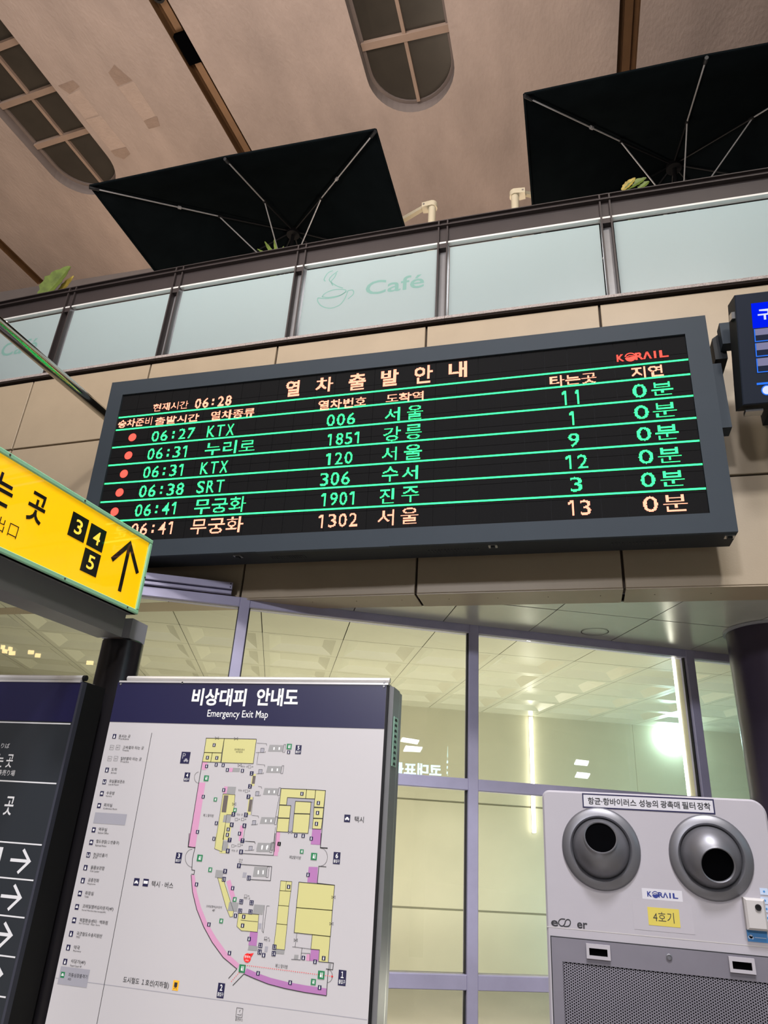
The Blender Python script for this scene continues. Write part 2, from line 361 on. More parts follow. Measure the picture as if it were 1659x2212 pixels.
def clip(poly, planes):
    """Convex clip of a 2-D polygon; planes are (nx, ny, c) keeping nx*x+ny*y >= c."""
    for nx, ny, c in planes:
        out = []
        for i in range(len(poly)):
            p, q = poly[i], poly[(i+1) % len(poly)]; dp = nx*p[0]+ny*p[1]-c; dq = nx*q[0]+ny*q[1]-c
            if dp >= 0: out.append(p)
            if (dp >= 0) != (dq >= 0):
                k = dp/(dp-dq); out.append((p[0]+k*(q[0]-p[0]), p[1]+k*(q[1]-p[1])))
        poly = out
        if len(poly) < 3: return []
    return poly
def inset(poly, g):
    c = np.mean(np.array(poly), axis=0); n = len(poly); out = []
    pl = []
    area_ = sum(poly[i][0]*poly[(i+1) % n][1] - poly[(i+1) % n][0]*poly[i][1] for i in range(n))
    if area_ < 0: poly = poly[::-1]
    for i in range(n):
        p, q = np.array(poly[i]), np.array(poly[(i+1) % n]); d = q-p; L = np.linalg.norm(d)
        if L < 1e-6: continue
        nn = np.array([-d[1], d[0]])/L; pl.append((nn[0], nn[1], nn @ p + g))
    return clip(list(map(tuple, poly)), pl)

# ================================================================== THE SETTING
floor = MB().box((-12, -24, -0.1), (15, 14, 0.0)).build('floor', M_floor, kind='structure')

# ---- the clad wall above the shop front, very slightly curved
ZB, ZT = 3.205, 5.69
def wy(x): return 4.8 + (max(0.0, 0.5 - x))**2 / 270.0
wall = empty('wall_fascia', (-1, 4.9, ZB), kind='structure')
xs = np.linspace(-8.4, 5.2, 35)
bk = MB()
for i in range(len(xs)-1):
    x0, x1 = xs[i], xs[i+1]
    bk.prism([(x0, wy(x0)+0.03, ZB+0.012), (x1, wy(x1)+0.03, ZB+0.012), (x1, wy(x1)+0.03, ZT), (x0, wy(x0)+0.03, ZT)], (0, 0.12, 0))
bk.build('backing', M_joint, wall)
JX = [-8.2, -6.74, -5.32, -3.89, -2.52, -1.09, 0.375, 1.83, 3.29, 4.75]
def wall_panel(x0, x1, z0, z1, g=0.009):
    a, b = x0+g, x1-g
    pl = Plane((a, wy(a), z0), (b-a, wy(b)-wy(a), 0), (0, 0, 1)); L = math.hypot(b-a, wy(b)-wy(a))
    return MB().bevbox(pl, 0, g, L, z1-z0-g, -0.028, 0.0, 0.004).build('cladding_panel', M_clad, wall)
for i in range(len(JX)-1):
    zs = [ZB+0.005-0.009, 4.86, ZT+0.0] if JX[i] < -2.6 else [ZB+0.005-0.009, 4.02, ZT]
    for k in range(len(zs)-1): wall_panel(JX[i], JX[i+1], zs[k], zs[k+1])
    r = MB().prism([(JX[i]+0.009, wy(JX[i])+0.001, ZB-0.006), (JX[i+1]-0.009, wy(JX[i+1])+0.001, ZB-0.006), (JX[i+1]-0.009, 5.10, ZB-0.006), (JX[i]+0.009, 5.10, ZB-0.006)], (0, 0, 0.008))
    r.build('fascia_return', M_clad, wall)
# small fixing screws along the return
for x in np.arange(-2.3, 1.6, 0.36):
    MB().tube([(x, 4.93, ZB-0.0075), (x, 4.93, ZB-0.0055)], 0.004, 8).build('screw', M_joint, wall)
# ---- granite coping under the balcony railing
cop = empty('trim_1', (-1, 4.9, ZT), kind='structure')
CX = [-8.4, -6.6, -5.21, -3.82, -2.41, -0.92, 0.555, 2.05, 3.6, 5.2]
for i in range(len(CX)-1):
    a, b = CX[i]+0.002, CX[i+1]-0.002
    MB().prism([(a, wy(a)-0.048, ZT+0.017), (b, wy(b)-0.048, ZT+0.017), (b, wy(b)+0.33, ZT+0.017), (a, wy(a)+0.33, ZT+0.017)], (0, 0, 0.028)).build('coping_stone', M_granite, cop)
    MB().prism([(a, wy(a)-0.036, ZT+0.001), (b, wy(b)-0.036, ZT+0.001), (b, wy(b)+0.30, ZT+0.001), (a, wy(a)+0.30, ZT+0.001)], (0, 0, 0.016)).build('coping_shade', M_cshade, cop)  # dark strip added in place of the shade under the stone

# ---- balcony floor and its far wall
MB().box((-12, 5.14, 5.55), (15, 9.05, 5.66)).build('floor_balcony', M_floor, kind='structure')
MB().box((-12, 8.95, 5.66), (15, 9.1, 11.5)).build('wall_balcony', M_bwall, kind='structure')
# the hall behind the photographer
MB().box((-12, -24.1, 0), (15, -24.0, 11.5)).build('wall_hall', M_hallwall, kind='structure')
MB().box((15.0, -24.0, 0), (15.1, 14, 11.5)).build('wall_right', M_hallwall, kind='structure')
MB().box((-12.1, -24.0, 0), (-12.0, 14, 11.5)).build('wall_left', M_hallwall, kind='structure')

# ---- hall ceiling with rounded skylights and brown slots
ZC = 11.5
PC = Plane((0, 0, ZC), (1, 0, 0), (0, -1, 0))      # ey points to the viewer, n downwards
def rounded_slot(cx, y0, yend, hw, rot, both=False):
    """outline of a long opening with a round far end; (cx, yend) is its tip, rot leans the axis"""
    c, s = math.cos(rot), math.sin(rot); L = yend - y0; pts = []
    pts.append((-hw, -L)); 
    pts += [(hw*math.cos(t), -hw + hw*math.sin(t)) for t in np.linspace(math.pi, 0, 21)]
    pts.append((hw, -L))
    return [(cx + x*c + y*s, yend - x*s + y*c) for x, y in pts]
def rect_slot(x0, y0, x1, y1, hw):
    d = nrm((x1-x0, y1-y0)); n = (-d[1]*hw, d[0]*hw)
    return [(x0+n[0], y0+n[1]), (x0-n[0], y0-n[1]), (x1-n[0], y1-n[1]), (x1+n[0], y1+n[1])]
SKY = [(-1.797, 0.6, 6.815, 0.635, 0.0, 'middle'), (-7.56, 0.6, 7.16, 0.60, math.radians(4.6), 'left'), (5.6, 0.6, 6.6, 0.635, math.radians(-3), 'right')]
SLOT = [(-5.09, 1.5, -4.62, 8.2, 0.125), (1.18, 1.2, 1.175, 8.2, 0.13), (-10.36, 6.3, -10.22, 8.9, 0.10)]
ceil = empty('ceiling', (-2, 3, ZC), kind='structure')
loops = [[(-12.2, -24.2), (15.2, -24.2), (15.2, 9.15), (-12.2, 9.15)]] + [rounded_slot(*s[:5]) for s in SKY] + [rect_slot(*s) for s in SLOT]
bm = bmesh.new(); edges = []
for lp in loops:
    vv = [bm.verts.new((x, y, ZC)) for x, y in lp]
    edges += [bm.edges.new((vv[i], vv[(i+1) % len(vv)])) for i in range(len(vv))]
bmesh.ops.triangle_fill(bm, edges=edges, use_beauty=True)
me = bpy.data.meshes.new('plaster'); 
for v in bm.verts: v.co -= Vector((-2, 3, ZC))
bm.to_mesh(me); bm.free(); me.materials.append(M_plaster)
o = bpy.data.objects.new('plaster', me); COL.objects.link(o); o.parent = ceil
MB().box((-12.2, -24.2, ZC+0.5), (15.2, 9.2, ZC+0.55)).build('roof_slab', M_joint, ceil)
PATCH = [([(-7.02, 5.28), (-6.74, 5.25), (-6.70, 5.36), (-6.93, 5.43)], 0), ([(-6.955, 5.855), (-6.67, 5.845), (-6.594, 6.415), (-6.89, 6.43)], 1),
         ([(-6.89, 6.43), (-6.60, 6.425), (-6.60, 6.55), (-6.765, 6.62), (-6.88, 6.53)], 0), ([(-6.14, 5.27), (-5.98, 5.18), (-5.852, 5.448), (-6.124, 5.48)], 0),
         ([(-6.126, 5.5), (-5.84, 5.46), (-5.81, 6.03), (-6.05, 6.067)], 1), ([(-6.05, 6.067), (-5.797, 6.04), (-5.84, 6.2), (-6.046, 6.21)], 0), ([(-7.0, 5.45), (-6.74, 5.40), (-6.69, 5.82), (-6.95, 5.84)], 1)]
for pts, k in PATCH:
    MB().prism([(x, y, ZC-0.004) for x, y in pts], (0, 0, 0.003)).build('plaster_patch', M_patch2 if k else M_patch, ceil)
for n, (cx, y0, ye, hw, rot, which) in enumerate(SKY):
    sk = empty('window_%d' % (n+2), (cx, ye-2, ZC), kind='structure', label={'middle': 'round-ended skylight with cross bars at the top middle of the ceiling', 'left': 'long round-ended skylight with cross bars at the left of the ceiling', 'right': 'round-ended skylight beyond the right umbrella'}[which])
    D = 0.23
    out = rounded_slot(cx, y0, ye, hw, rot); inn = rounded_slot(cx, y0, ye-0.05, hw-0.05, rot)
    m_ = MB(); k = len(out)
    m_.add([(x, y, ZC) for x, y in out] + [(x, y, ZC+D) for x, y in out], [(i, (i+1) % k, (i+1) % k + k, i+k) for i in range(k)])
    m_.build('reveal', M_reveal2, sk)
    m_ = MB(); m_.add([(x, y, ZC+D*0.82) for x, y in out] + [(x, y, ZC+D*0.82) for x, y in inn] + [(x, y, ZC+D) for x, y in inn],
                      [(i, i+k, (i+1) % k + k, (i+1) % k) for i in range(k)] + [(i+k, i+2*k, (i+1) % k + 2*k, (i+1) % k + k) for i in range(k)])
    m_.build('frame', M_reveal2, sk)
    c, s = math.cos(rot), math.sin(rot)
    def loc(x, y): return (cx + x*c + y*s, ye - x*s + y*c)
    def bar(x0, y0_, x1, y1_, nm, z0=ZC+0.15, z1=ZC+D):
        q = [loc(x0, y0_), loc(x1, y0_), loc(x1, y1_), loc(x0, y1_)]
        MB().prism([(x, y, z0) for x, y in q], (0, 0, z1-z0)).build(nm, M_reveal, sk)
    step = 0.74 if which == 'left' else 1.0; hb = 0.05 if which != 'left' else 0.045
    ys = [-1.0 - step*i for i in range(5 if which == 'left' else 4)]
    for yb in ys: bar(-hw+0.01, yb-hb, hw-0.01, yb+hb, 'cross_bar')
    yy = [0.0] + ys + [-(ye-y0)]
    for i in range(len(yy)-1):
        t_, b_ = (yy[i]-hb if i else -0.04), yy[i+1]+hb
        bar(-0.025, b_, 0.025, t_, 'muntin', ZC+0.165)
        for sd in (-1, 1):
            if i == 0:
                q = [(sd*0.02, b_-hb)] + [(sd*(0.02 + (hw-0.03)*math.sin(t)), -hw + (hw-0.03)*math.cos(t)) for t in np.linspace(0, math.pi/2, 9)] + [(sd*(hw-0.02), b_-hb)]
            else: q = [(sd*0.02, b_-hb), (sd*0.02, t_+hb), (sd*(hw-0.02), t_+hb), (sd*(hw-0.02), b_-hb)]
            MB().prism([loc(*p) + (ZC+D-0.012,) for p in q], (0, 0, 0.006)).build('pane', M_skyglass, sk)
for x0, y0, x1, y1, hw in SLOT:
    q = rect_slot(x0, y0, x1, y1, hw); m_ = MB()
    m_.add([(x, y, ZC) for x, y in q] + [(x, y, ZC+0.16) for x, y in q], [(0,1,5,4),(1,2,6,5),(2,3,7,6),(3,0,4,7),(4,5,6,7)])
    m_.build('slot_lining', M_slot, ceil)
    q2 = rect_slot(x0, y0, x1, y1, hw*0.42); MB().prism([(x, y, ZC+0.10) for x, y in q2], (0, 0, 0.05)).build('slot_rail', M_slot, ceil)
# speaker block and a lamp ring in the left slot
def slot_pt(y): k = (y-1.5)/(8.2-1.5); return -5.09 + k*0.47
q = rect_slot(slot_pt(5.02), 5.02, slot_pt(5.44), 5.44, 0.095); MB().prism([(x, y, ZC+0.02) for x, y in q], (0, 0, 0.078)).build('speaker_block', M_hole, label='black box fixed inside the brown ceiling slot', cat='speaker')
lr = MB(); P_ = Plane((slot_pt(4.5)+0.03, 4.5, ZC+0.05), (1, 0, 0), (0, -1, 0)); lr.lathe(P_, 0, 0, [(0.055, 0.03), (0.055, 0.06), (0.085, 0.06), (0.085, -0.05), (0.055, -0.05), (0.055, 0.03)], 20)
lr.build('spotlight_ring', M_black, smooth=True, label='small dark spotlight ring inside the brown ceiling slot', cat='spotlight')

# ---- shop front: frame of lavender metal, glass, soffit, ceiling, back wall
GO = np.array([-0.808, 5.65]); GU = nrm((0.896, 0.443)); GV = np.array([-GU[1], GU[0]])
PG = Plane((GO[0], GO[1], 0), (GU[0], GU[1], 0), (0, 0, 1))       # n looks back at the hall
FW = 0.08
win = empty('window_1', (GO[0], GO[1], 0), kind='structure', label='shop front of glass panes in a lavender grey metal frame')
SM = [-5.55, -3.72, -1.89, 0.0, 1.985, 3.9]                        # left edges of the mullions
for sm in SM: 
    MB().bevbox(PG, sm, 0, sm+FW, 3.215, -0.10, 0.0, 0.004).build('mullion', M_frame, win)
    MB().pbox(PG, sm-0.008, 0, sm+FW+0.008, 3.14, -0.062, -0.03).build('gasket', M_gasket, win)
TR = [(3.14, 3.215), (1.92, 2.003), (0.648, 0.738), (0.0, 0.1)]
for i in range(len(SM)-1):
    a, b = SM[i]+FW, SM[i+1]
    for z0, z1 in TR: MB().bevbox(PG, a, z0, b, z1, -0.10, -0.002, 0.004).build('transom', M_frame, win)
    for j in range(len(TR)-1):
        z0, z1 = TR[j+1][1], TR[j][0]
        MB().pbox(PG, a+0.002, z0+0.002, b-0.002, z1-0.002, -0.052, -0.044).build('pane', M_glass, win)
# slim folded channels fixed above the left bay
for z0, z1, e, nm in ((3.262, 3.315, 0.035, 'channel_cover'), (3.225, 3.25, 0.025, 'channel_track')):
    MB().bevbox(PG, -5.5, z0, -1.965, z1, -0.02, e, 0.003).build(nm, M_frame, win)
for z in (3.275, 3.302): MB().lathe(PG, -1.98, z, [(0.005, 0.035), (0.005, 0.038), (0.0, 0.038)], 8).build('screw', M_gasket, win)

GA = math.radians(22.6); CU = np.array([math.cos(GA), math.sin(GA)]); CV = np.array([-CU[1], CU[0]]); TS = 0.75
C0 = GO + CU*0.52 + CV*0.13                                        # a node of the ceiling grid
def cell(i, j): return [tuple(C0 + CU*(i+a)*TS + CV*(j+b)*TS) for a, b in ((0, 0), (1, 0), (1, 1), (0, 1))]
glz = GV @ GO
soff = empty('ceiling_soffit', (0, 5.4, 3.2), kind='structure')
MB().prism([(-1.9, 5.09, 3.24), (5.2, 5.09, 3.24), (5.2, 8.6, 3.24)], (0, 0, 0.02)).build('backing', M_joint, soff)
for i in range(-6, 9):
    for j in range(-6, 3):
        q = clip(cell(i, j), [(0, 1, 5.10), (-GV[0], -GV[1], -glz + 0.0), (-1, 0, -4.6)])
        if len(q) < 3: continue
        q = inset(q, 0.004)
        if len(q) < 3: continue
        dz = random.uniform(0, 0.004)
        MB().prism([(x, y, 3.205+dz) for x, y in q], (0, 0, 0.01)).build('soffit_panel', M_soffit, soff)
PS = Plane((0, 0, 3.2035), (1, 0, 0), (0, -1, 0))
c_ = at_z(1285, 1366, 3.2); MB().ring(PS, c_[0], -c_[1], 0.105, 0.112, 0.0, 36).build('access_ring', M_joint, soff)

sc = empty('ceiling_shop', (0, 8, 3.2), kind='structure')
BD = 4.25                                                          # room depth behind the glass along CV
MB().prism([tuple(GO + GU*-8 + GV*0.11) + (3.295,), tuple(GO + GU*8 + GV*0.11) + (3.295,), tuple(GO + CU*8 + CV*(BD+1.0)) + (3.295,), tuple(GO + CU*-8 + CV*(BD+1.0)) + (3.295,)], (0, 0, 0.015)).build('ceiling_slab', M_joint, sc)
for i in range(-9, 8):
    for j in range(-3, 6):
        q = clip(cell(i, j), [(GV[0], GV[1], glz + 0.105), (-CV[0], -CV[1], -(CV @ GO) - BD - 0.15)])
        if len(q) < 3: continue
        full = len(q) == 4 and abs(abs(sum(q[k][0]*q[(k+1) % 4][1] - q[(k+1) % 4][0]*q[k][1] for k in range(4)))/2 - TS*TS) < 1e-3
        q = inset(q, 0.004)
        if len(q) < 3: continue
        if full and j >= 1:
            q = [np.array(p) for p in (tuple(C0 + CU*(i+a)*TS + CV*(j+b)*TS) for a, b in ((0.003, 0.003), (0.997, 0.003), (0.997, 0.997), (0.003, 0.997)))]
            def ri(f, z): 
                c = sum(q)/4; return [tuple(c + (p-c)*f) + (z,) for p in q]
            vv = ri(1, 3.2) + ri(0.84, 3.2) + ri(0.56, 3.255)
            ff = [(8, 9, 10, 11)]
            for k in range(4): l = (k+1) % 4; ff += [(k, l, l+4, k+4), (k+4, l+4, l+8, k+8)]
            MB().add(vv, ff).build('ceiling_tile', M_tile, sc)
        else:
            MB().prism([(x, y, 3.2) for x, y in q], (0, 0, 0.01)).build('ceiling_tile', M_tile, sc)
# back wall of the shop, panels with two level joints
PB = Plane(tuple(GO + CV*BD) + (0,), (CU[0], CU[1], 0), (0, 0, 1))
bw = empty('wall_shop', tuple(GO + CV*BD) + (0,), kind='structure')
MB().pbox(PB, -7, 0, 7, 3.3, -0.12, -0.012).build('backing', mat('shop_joint', rgb(128, 125, 104), 0.7), bw)
for a in np.arange(-7, 7, 3.5):
    for z0, z1 in ((0, 0.75), (0.77, 2.0), (2.02, 3.3)): MB().bevbox(PB, a+0.001, z0, a+3.499, z1, -0.012, 0.0, 0.003).build('wall_panel', M_shopwall, bw)
# side partition whose edge stands beside the right mullion
pt_ = MB().pbox(PG, 1.985, 0, 2.065, 3.2, -0.165, -0.101); pt_.build('partition', M_shopwall, kind='structure')

# ---- dark round column at the right
cc = (1.53, 5.94); cl = empty('column', (cc[0], cc[1], 0), kind='structure', label='dark purple grey round column beside the shop front')
PF = Plane((cc[0], cc[1], 0), (1, 0, 0), (0, 1, 0))
MB().lathe(PF, 0, 0, [(0.328, 0.0), (0.328, 3.197)], 64).build('shaft', M_column, cl, smooth=True)
MB().lathe(PF, 0, 0, [(0.33, 3.185), (0.35, 3.185), (0.35, 3.204), (0.33, 3.204)], 64).build('collar', M_stub, cl, smooth=True)
MB().lathe(PF, 0, 0, [(0.36, 0.0), (0.36, 0.12), (0.33, 0.13)], 64).build('base_ring', M_column, cl, smooth=True)

# ================================================================== BALCONY
# ---- railing
rail = empty('balcony_railing', (-1, 4.85, ZT+0.045), 'dark steel balcony railing with frosted glass infill above the beige wall', 'railing')
RX = [-6.62, -5.17, -3.805, -2.405, -0.965, 0.50, 1.95, 3.4, 4.9]
def run(z0, z1, y0, y1, nm, m):
    b = MB()
    b.add([p for x in xs for p in ((x, wy(x)+y0, z0), (x, wy(x)+y0, z1), (x, wy(x)+y1, z1), (x, wy(x)+y1, z0))],
          [(i*4+k, (i+1)*4+k, (i+1)*4+(k+1) % 4, i*4+(k+1) % 4) for i in range(len(xs)-1) for k in range(4)] + [(0, 1, 2, 3), tuple((len(xs)-1)*4+k for k in (3, 2, 1, 0))])
    return b.build(nm, m, rail)
run(6.862, 6.925, 0.02, 0.10, 'handrail_web', M_steel); run(6.925, 6.935, -0.01, 0.11, 'handrail_lip', M_steel)
run(6.845, 6.856, -0.03, 0.11, 'beam_flange', M_steel); run(6.665, 6.845, 0.015, 0.08, 'beam_web', M_steel)
run(6.640, 6.660, -0.002, 0.045, 'bright_gap_strip', M_gap)  # pale strip standing in for a gap with brightness beyond
for x in RX:
    y = wy(x)
    for s_ in (-1, 1):
        MB().box((x+s_*0.042-0.007, y-0.015, ZT+0.045), (x+s_*0.042+0.007, y+0.075, 6.92)).build('post_fin', M_steel, rail)
    MB().box((x-0.035, y+0.0, 6.585), (x+0.035, y+0.06, 6.665)).build('post_spacer', M_steel, rail)
    MB().box((x-0.035, y+0.055, ZT+0.045), (x+0.035, y+0.065, 6.585)).build('post_gap_glow', M_alu, rail)  # added grey plate standing in for the lit balcony seen between the fins
GPL = []
for i in range(len(RX)-1):
    a, b = RX[i]+0.062, RX[i+1]-0.062
    pl = Plane((a, wy(a)+0.04, ZT+0.047), (b-a, wy(b)-wy(a), 0), (0, 0, 1)); L = math.hypot(b-a, wy(b)-wy(a)); GPL.append(pl)
    MB().pbox(pl, 0, 0, L, 6.618-ZT-0.047, -0.012, 0.0).build('frosted_pane', M_frost, rail)
# cafe lettering and cup etched on two panes
def smooth_path(p, n=5):
    p = [np.array(q, float) for q in p]; p = [2*p[0]-p[1]] + p + [2*p[-1]-p[-2]]; out = []
    for i in range(1, len(p)-2):
        for k in range(n):
            t = k/n; out.append(0.5*(2*p[i] + (p[i+1]-p[i-1])*t + (2*p[i-1]-5*p[i]+4*p[i+1]-p[i+2])*t*t + (3*p[i]-p[i-1]-3*p[i+1]+p[i+2])*t**3))
    return out + [p[-2]]
def cafe(pl, a0, b0, a1, b1, cup):
    MB().text(pl, 'Café', a0, b0, a1, b1, 0.001, 0.012).build('cafe_lettering', M_frost2, rail)
    if cup:
        m_ = MB(); w_ = 0.011; f = lambda pts: [pl.uv(560+x/2.765, 420+y/2.765) for x, y in pts]
        for pts in ([(375, 612), (395, 590), (445, 570), (500, 568), (518, 576), (490, 600), (420, 615), (375, 612)],
                    [(350, 618), (350, 640), (375, 668), (425, 680), (480, 660), (512, 620), (530, 575)], [(350, 618), (400, 622), (470, 610), (520, 580)],
                    [(530, 575), (558, 572), (562, 595), (530, 625)],
                    [(500, 560), (460, 545), (420, 515), (430, 490), (470, 458)], [(395, 520), (388, 505), (410, 470), (440, 455)], [(440, 545), (430, 520), (450, 495), (462, 470)]):
            m_.stroke(pl, smooth_path(f(pts)), w_, 0.001)
        m_.build('cup_motif', M_frost2, rail)
g3 = GPL[3]; p0 = g3.uv(560+632/2.765, 420+606/2.765); p1 = g3.uv(560+988/2.765, 420+470/2.765); cafe(g3, p0[0], p0[1], p1[0], p1[1], True)
g0 = GPL[0]; p0 = g0.uv(-8/5.53, 680+505/5.53); p1 = g0.uv(480/5.53, 680+265/5.53); cafe(g0, p0[0], p0[1], p1[0], p1[1], False)

# ---- two square black umbrellas
def umbrella(fl, fr, label):
    A, B = at_z(*fl, 8.3), at_z(*fr, 8.3); cx = (A[0]+B[0])/2; hx = (B[0]-A[0])/2; yf = (A[1]+B[1])/2; cy_ = yf + 1.86; top = 9.17
    u = empty('patio_umbrella', (cx, cy_, 5.66), label, 'umbrella', 'black umbrellas on the balcony')
    rim = []
    for k, (sx, sy) in enumerate(((-1, -1), (0, -1), (1, -1), (1, 0), (1, 1), (0, 1), (-1, 1), (-1, 0))):
        rim.append((cx + sx*hx, cy_ + sy*1.86, 8.3 + (0.035 if k % 2 else 0.0)))
    m_ = MB(); vv = [(cx, cy_, top)] + rim; vv += [(x, y, z+0.012) for x, y, z in vv]
    ff = [(0, 1+k, 1+(k+1) % 8) for k in range(8)] + [(9, 10+(k+1) % 8, 10+k) for k in range(8)] + [(1+k, 10+k, 10+(k+1) % 8, 1+(k+1) % 8) for k in range(8)]
    m_.add(vv, ff).build('canopy', M_canopy, u)
    m_ = MB()
    for k in range(8): m_.tube([np.array(rim[k]) - (0, 0, 0.0), np.array(rim[(k+1) % 8])], 0.014, 6)
    m_.build('canopy_hem', M_canopy, u)
    hub = np.array([cx, cy_, top-0.05]); runner = np.array([cx, cy_, 8.28])
    for k, r in enumerate(rim):
        e = np.array(r) - (0, 0, 0.03); d = nrm((e-hub)*np.array([1, 1, 0]))
        f = 0.40 if k % 2 == 0 else 0.47
        q = hub + (e-hub)*f
        rb = MB().tube([q, e + (hub-e)*0.015], 0.0085, 8).build('rib', M_rib, u, smooth=True)
        MB().tube([hub + d*0.06, q], 0.010, 8).build('rib_root', M_black, rb, smooth=True)  # inner rib black: shade under the canopy put into its colour
        MB().tube([runner + d*0.05, q - (0, 0, 0.012)], 0.008, 8).build('strut', M_rib, rb, smooth=True)
        MB().tube([q - nrm(e-hub)*0.03, q + nrm(e-hub)*0.03], 0.021, 8).build('joint', M_black, rb)
        if k % 2 == 0: q2 = hub + (e-hub)*0.60; MB().tube([q2 - nrm(e-hub)*0.02, q2 + nrm(e-hub)*0.02], 0.020, 8).build('clip', M_rib, rb)
        MB().tube([e + (hub-e)*0.04, e], 0.019, 8).build('rib_tip', M_black, rb)
    P0 = Plane((cx, cy_, 0), (1, 0, 0), (0, 1, 0))
    MB().lathe(P0, 0, 0, [(0.0, top-0.10), (0.09, top-0.10), (0.09, top-0.02), (0.0, top-0.02)], 20).build('hub', M_black, u, smooth=True)
    MB().lathe(P0, 0, 0, [(0.026, 8.22), (0.075, 8.22), (0.075, 8.32), (0.026, 8.32)], 20).build('runner', M_black, u, smooth=True)
    MB().tube([(cx, cy_, 5.72), (cx, cy_, top-0.03)], 0.025, 14).build('pole', M_black, u, smooth=True)
    MB().lathe(P0, 0, 0, [(0.0, 5.665), (0.30, 5.665), (0.30, 5.71), (0.06, 5.74), (0.05, 5.95), (0.0, 5.95)], 28).build('base', M_black, u, smooth=True)
umbrella((197, 405), (810, 275), 'square black umbrella on the balcony, left one, ribs spread over the railing')
umbrella((1133, 208), (1977, 30), 'square black umbrella on the balcony, right one, cut by the frame')

# ---- cream posts with short arms behind the railing
def post(px, py, arm_px, arm_py, armY, label):
    t = at_y(px, py, 6.0); x, y, z = t
    e = empty('awning_post', (x, y, 5.66), label, 'post', 'cream posts behind the railing')
    P0 = Plane((x, y, 0), (1, 0, 0), (0, 1, 0))
    MB().lathe(P0, 0, 0, [(0.0, 5.66), (0.046, 5.66), (0.046, z-0.06)], 22).build('pole', M_cream, e, smooth=True)
    MB().lathe(P0, 0, 0, [(0.0, 5.66), (0.11, 5.66), (0.11, 5.675), (0.05, 5.68)], 22).build('foot', M_cream, e, smooth=True)
    s = -1 if arm_px < px else 1
    pts = [(x + math.cos(a)*0.062, y + math.sin(a)*0.062) for a in np.linspace(math.pi/2, 3*math.pi/2, 11)] if s > 0 else [(x + math.cos(a)*0.062, y + math.sin(a)*0.062) for a in np.linspace(-math.pi/2, math.pi/2, 11)]
    pts += [(x + s*0.12, y-0.05), (x + s*0.12, y+0.05)] if s > 0 else [(x - 0.12, y+0.05), (x - 0.12, y-0.05)]
    MB().prism([(a, b, z-0.075) for a, b in pts], (0, 0, 0.075)).build('head_clamp', M_cream, e)
    q = at_y(arm_px, arm_py, armY); st = np.array([x + s*0.10, y, z-0.035])
    d = nrm(q-st); sd = nrm(np.cross(d, (0, 0, 1))); up = np.cross(sd, d)
    a = MB().add([st+sd*0.025+up*0.02, st-sd*0.025+up*0.02, st-sd*0.025-up*0.02, st+sd*0.025-up*0.02, q+sd*0.03+up*0.03, q-sd*0.03+up*0.03, q-sd*0.03-up*0.03, q+sd*0.03-up*0.03],
                 [(0, 1, 2, 3), (7, 6, 5, 4), (0, 4, 5, 1), (1, 5, 6, 2), (2, 6, 7, 3), (3, 7, 4, 0)]); a.build('arm', M_cream, e)
    MB().tube([(x+s*0.095, y-0.056, z-0.035), (x+s*0.095, y+0.056, z-0.035)], 0.013, 10).build('pivot_pin', M_steelb, e)
post(934, 441, 850, 487, 6.35, 'cream metal post with an arm reaching left behind the railing')
post(1112, 416, 1190, 430, 6.5, 'cream metal post with an arm reaching right behind the railing')

# ---- plants behind the glass
def leaf(mb, base, tip, width, droop=0.1, fold=0.25, n=9, wavy=0.0):
    base, tip = np.array(base, float), np.array(tip, float); d = tip-base; side = nrm(np.cross(d, (0, -1, 0.2))); up = nrm(np.cross(side, d)); vv = []
    for i in range(n+1):
        t = i/n; c = base + d*t + np.array([0, 0, 1])*(-droop*t*t); wd = width*math.sin(math.pi*min(0.97, 0.12+0.86*t))**0.8*(1 + wavy*math.sin(i*2.4))
        vv += [c - side*wd + up*wd*fold, c, c + side*wd + up*wd*fold]
    k = len(vv); vv += [np.array(v) + up*0.002 for v in vv]
    ff = []
    for i in range(n):
        for j in range(2):
            q = (i*3+j, i*3+j+1, i*3+j+4, i*3+j+3); ff += [q, tuple(k+x for x in q[::-1])]
    mb.add(vv, ff)
def plant(label, cx, y, leaves, m_alt=None):
    e = empty('potted_plant', (cx, y, 5.66), label, 'plant', 'plants on the balcony')
    MB().prism([(cx-0.17, y-0.17, 5.66), (cx+0.17, y-0.17, 5.66), (cx+0.17, y+0.17, 5.66), (cx-0.17, y+0.17, 5.66)], (0, 0, 0.42)).build('planter', M_pot, e)
    MB().tube([(cx, y, 6.02), (cx, y, 6.45)], 0.02, 8).build('stem', M_leaf, e)
    for i, (bx, by, tx, ty, Yb, wd, dr, mm) in enumerate(leaves):
        b_ = at_y(bx, by, Yb); t_ = at_y(tx, ty, Yb)
        MB().tube([(cx, y, 6.3), tuple(b_)], 0.009, 6).build('leaf_stalk', M_leaf, e)
        l_ = MB(); leaf(l_, b_, t_, wd, dr, 0.3, 12, 0.12); l_.build('leaf', mm, e)
c_ = at_y(100, 690, 5.3)
plant('broad yellowing leaf plant rising over the railing at the far left', c_[0], 5.35, [(92, 646, 152, 576, 5.2, 0.17, 0.0, M_leaf), (125, 640, 160, 596, 5.25, 0.06, 0.0, M_leaf2), (100, 660, 60, 655, 5.3, 0.08, 0.05, M_leaf)])
c_ = at_y(590, 600, 5.4)
plant('spiky green leaf plant peeping over the railing under the left umbrella', c_[0], 5.4, [(596, 560, 572, 522, 5.35, 0.022, 0.0, M_leaf), (600, 560, 592, 518, 5.35, 0.018, 0.0, M_leaf), (602, 560, 613, 532, 5.35, 0.02, 0.0, M_leaf), (590, 560, 556, 538, 5.35, 0.018, 0.0, M_leaf)])
c_ = at_y(1370, 460, 5.4)
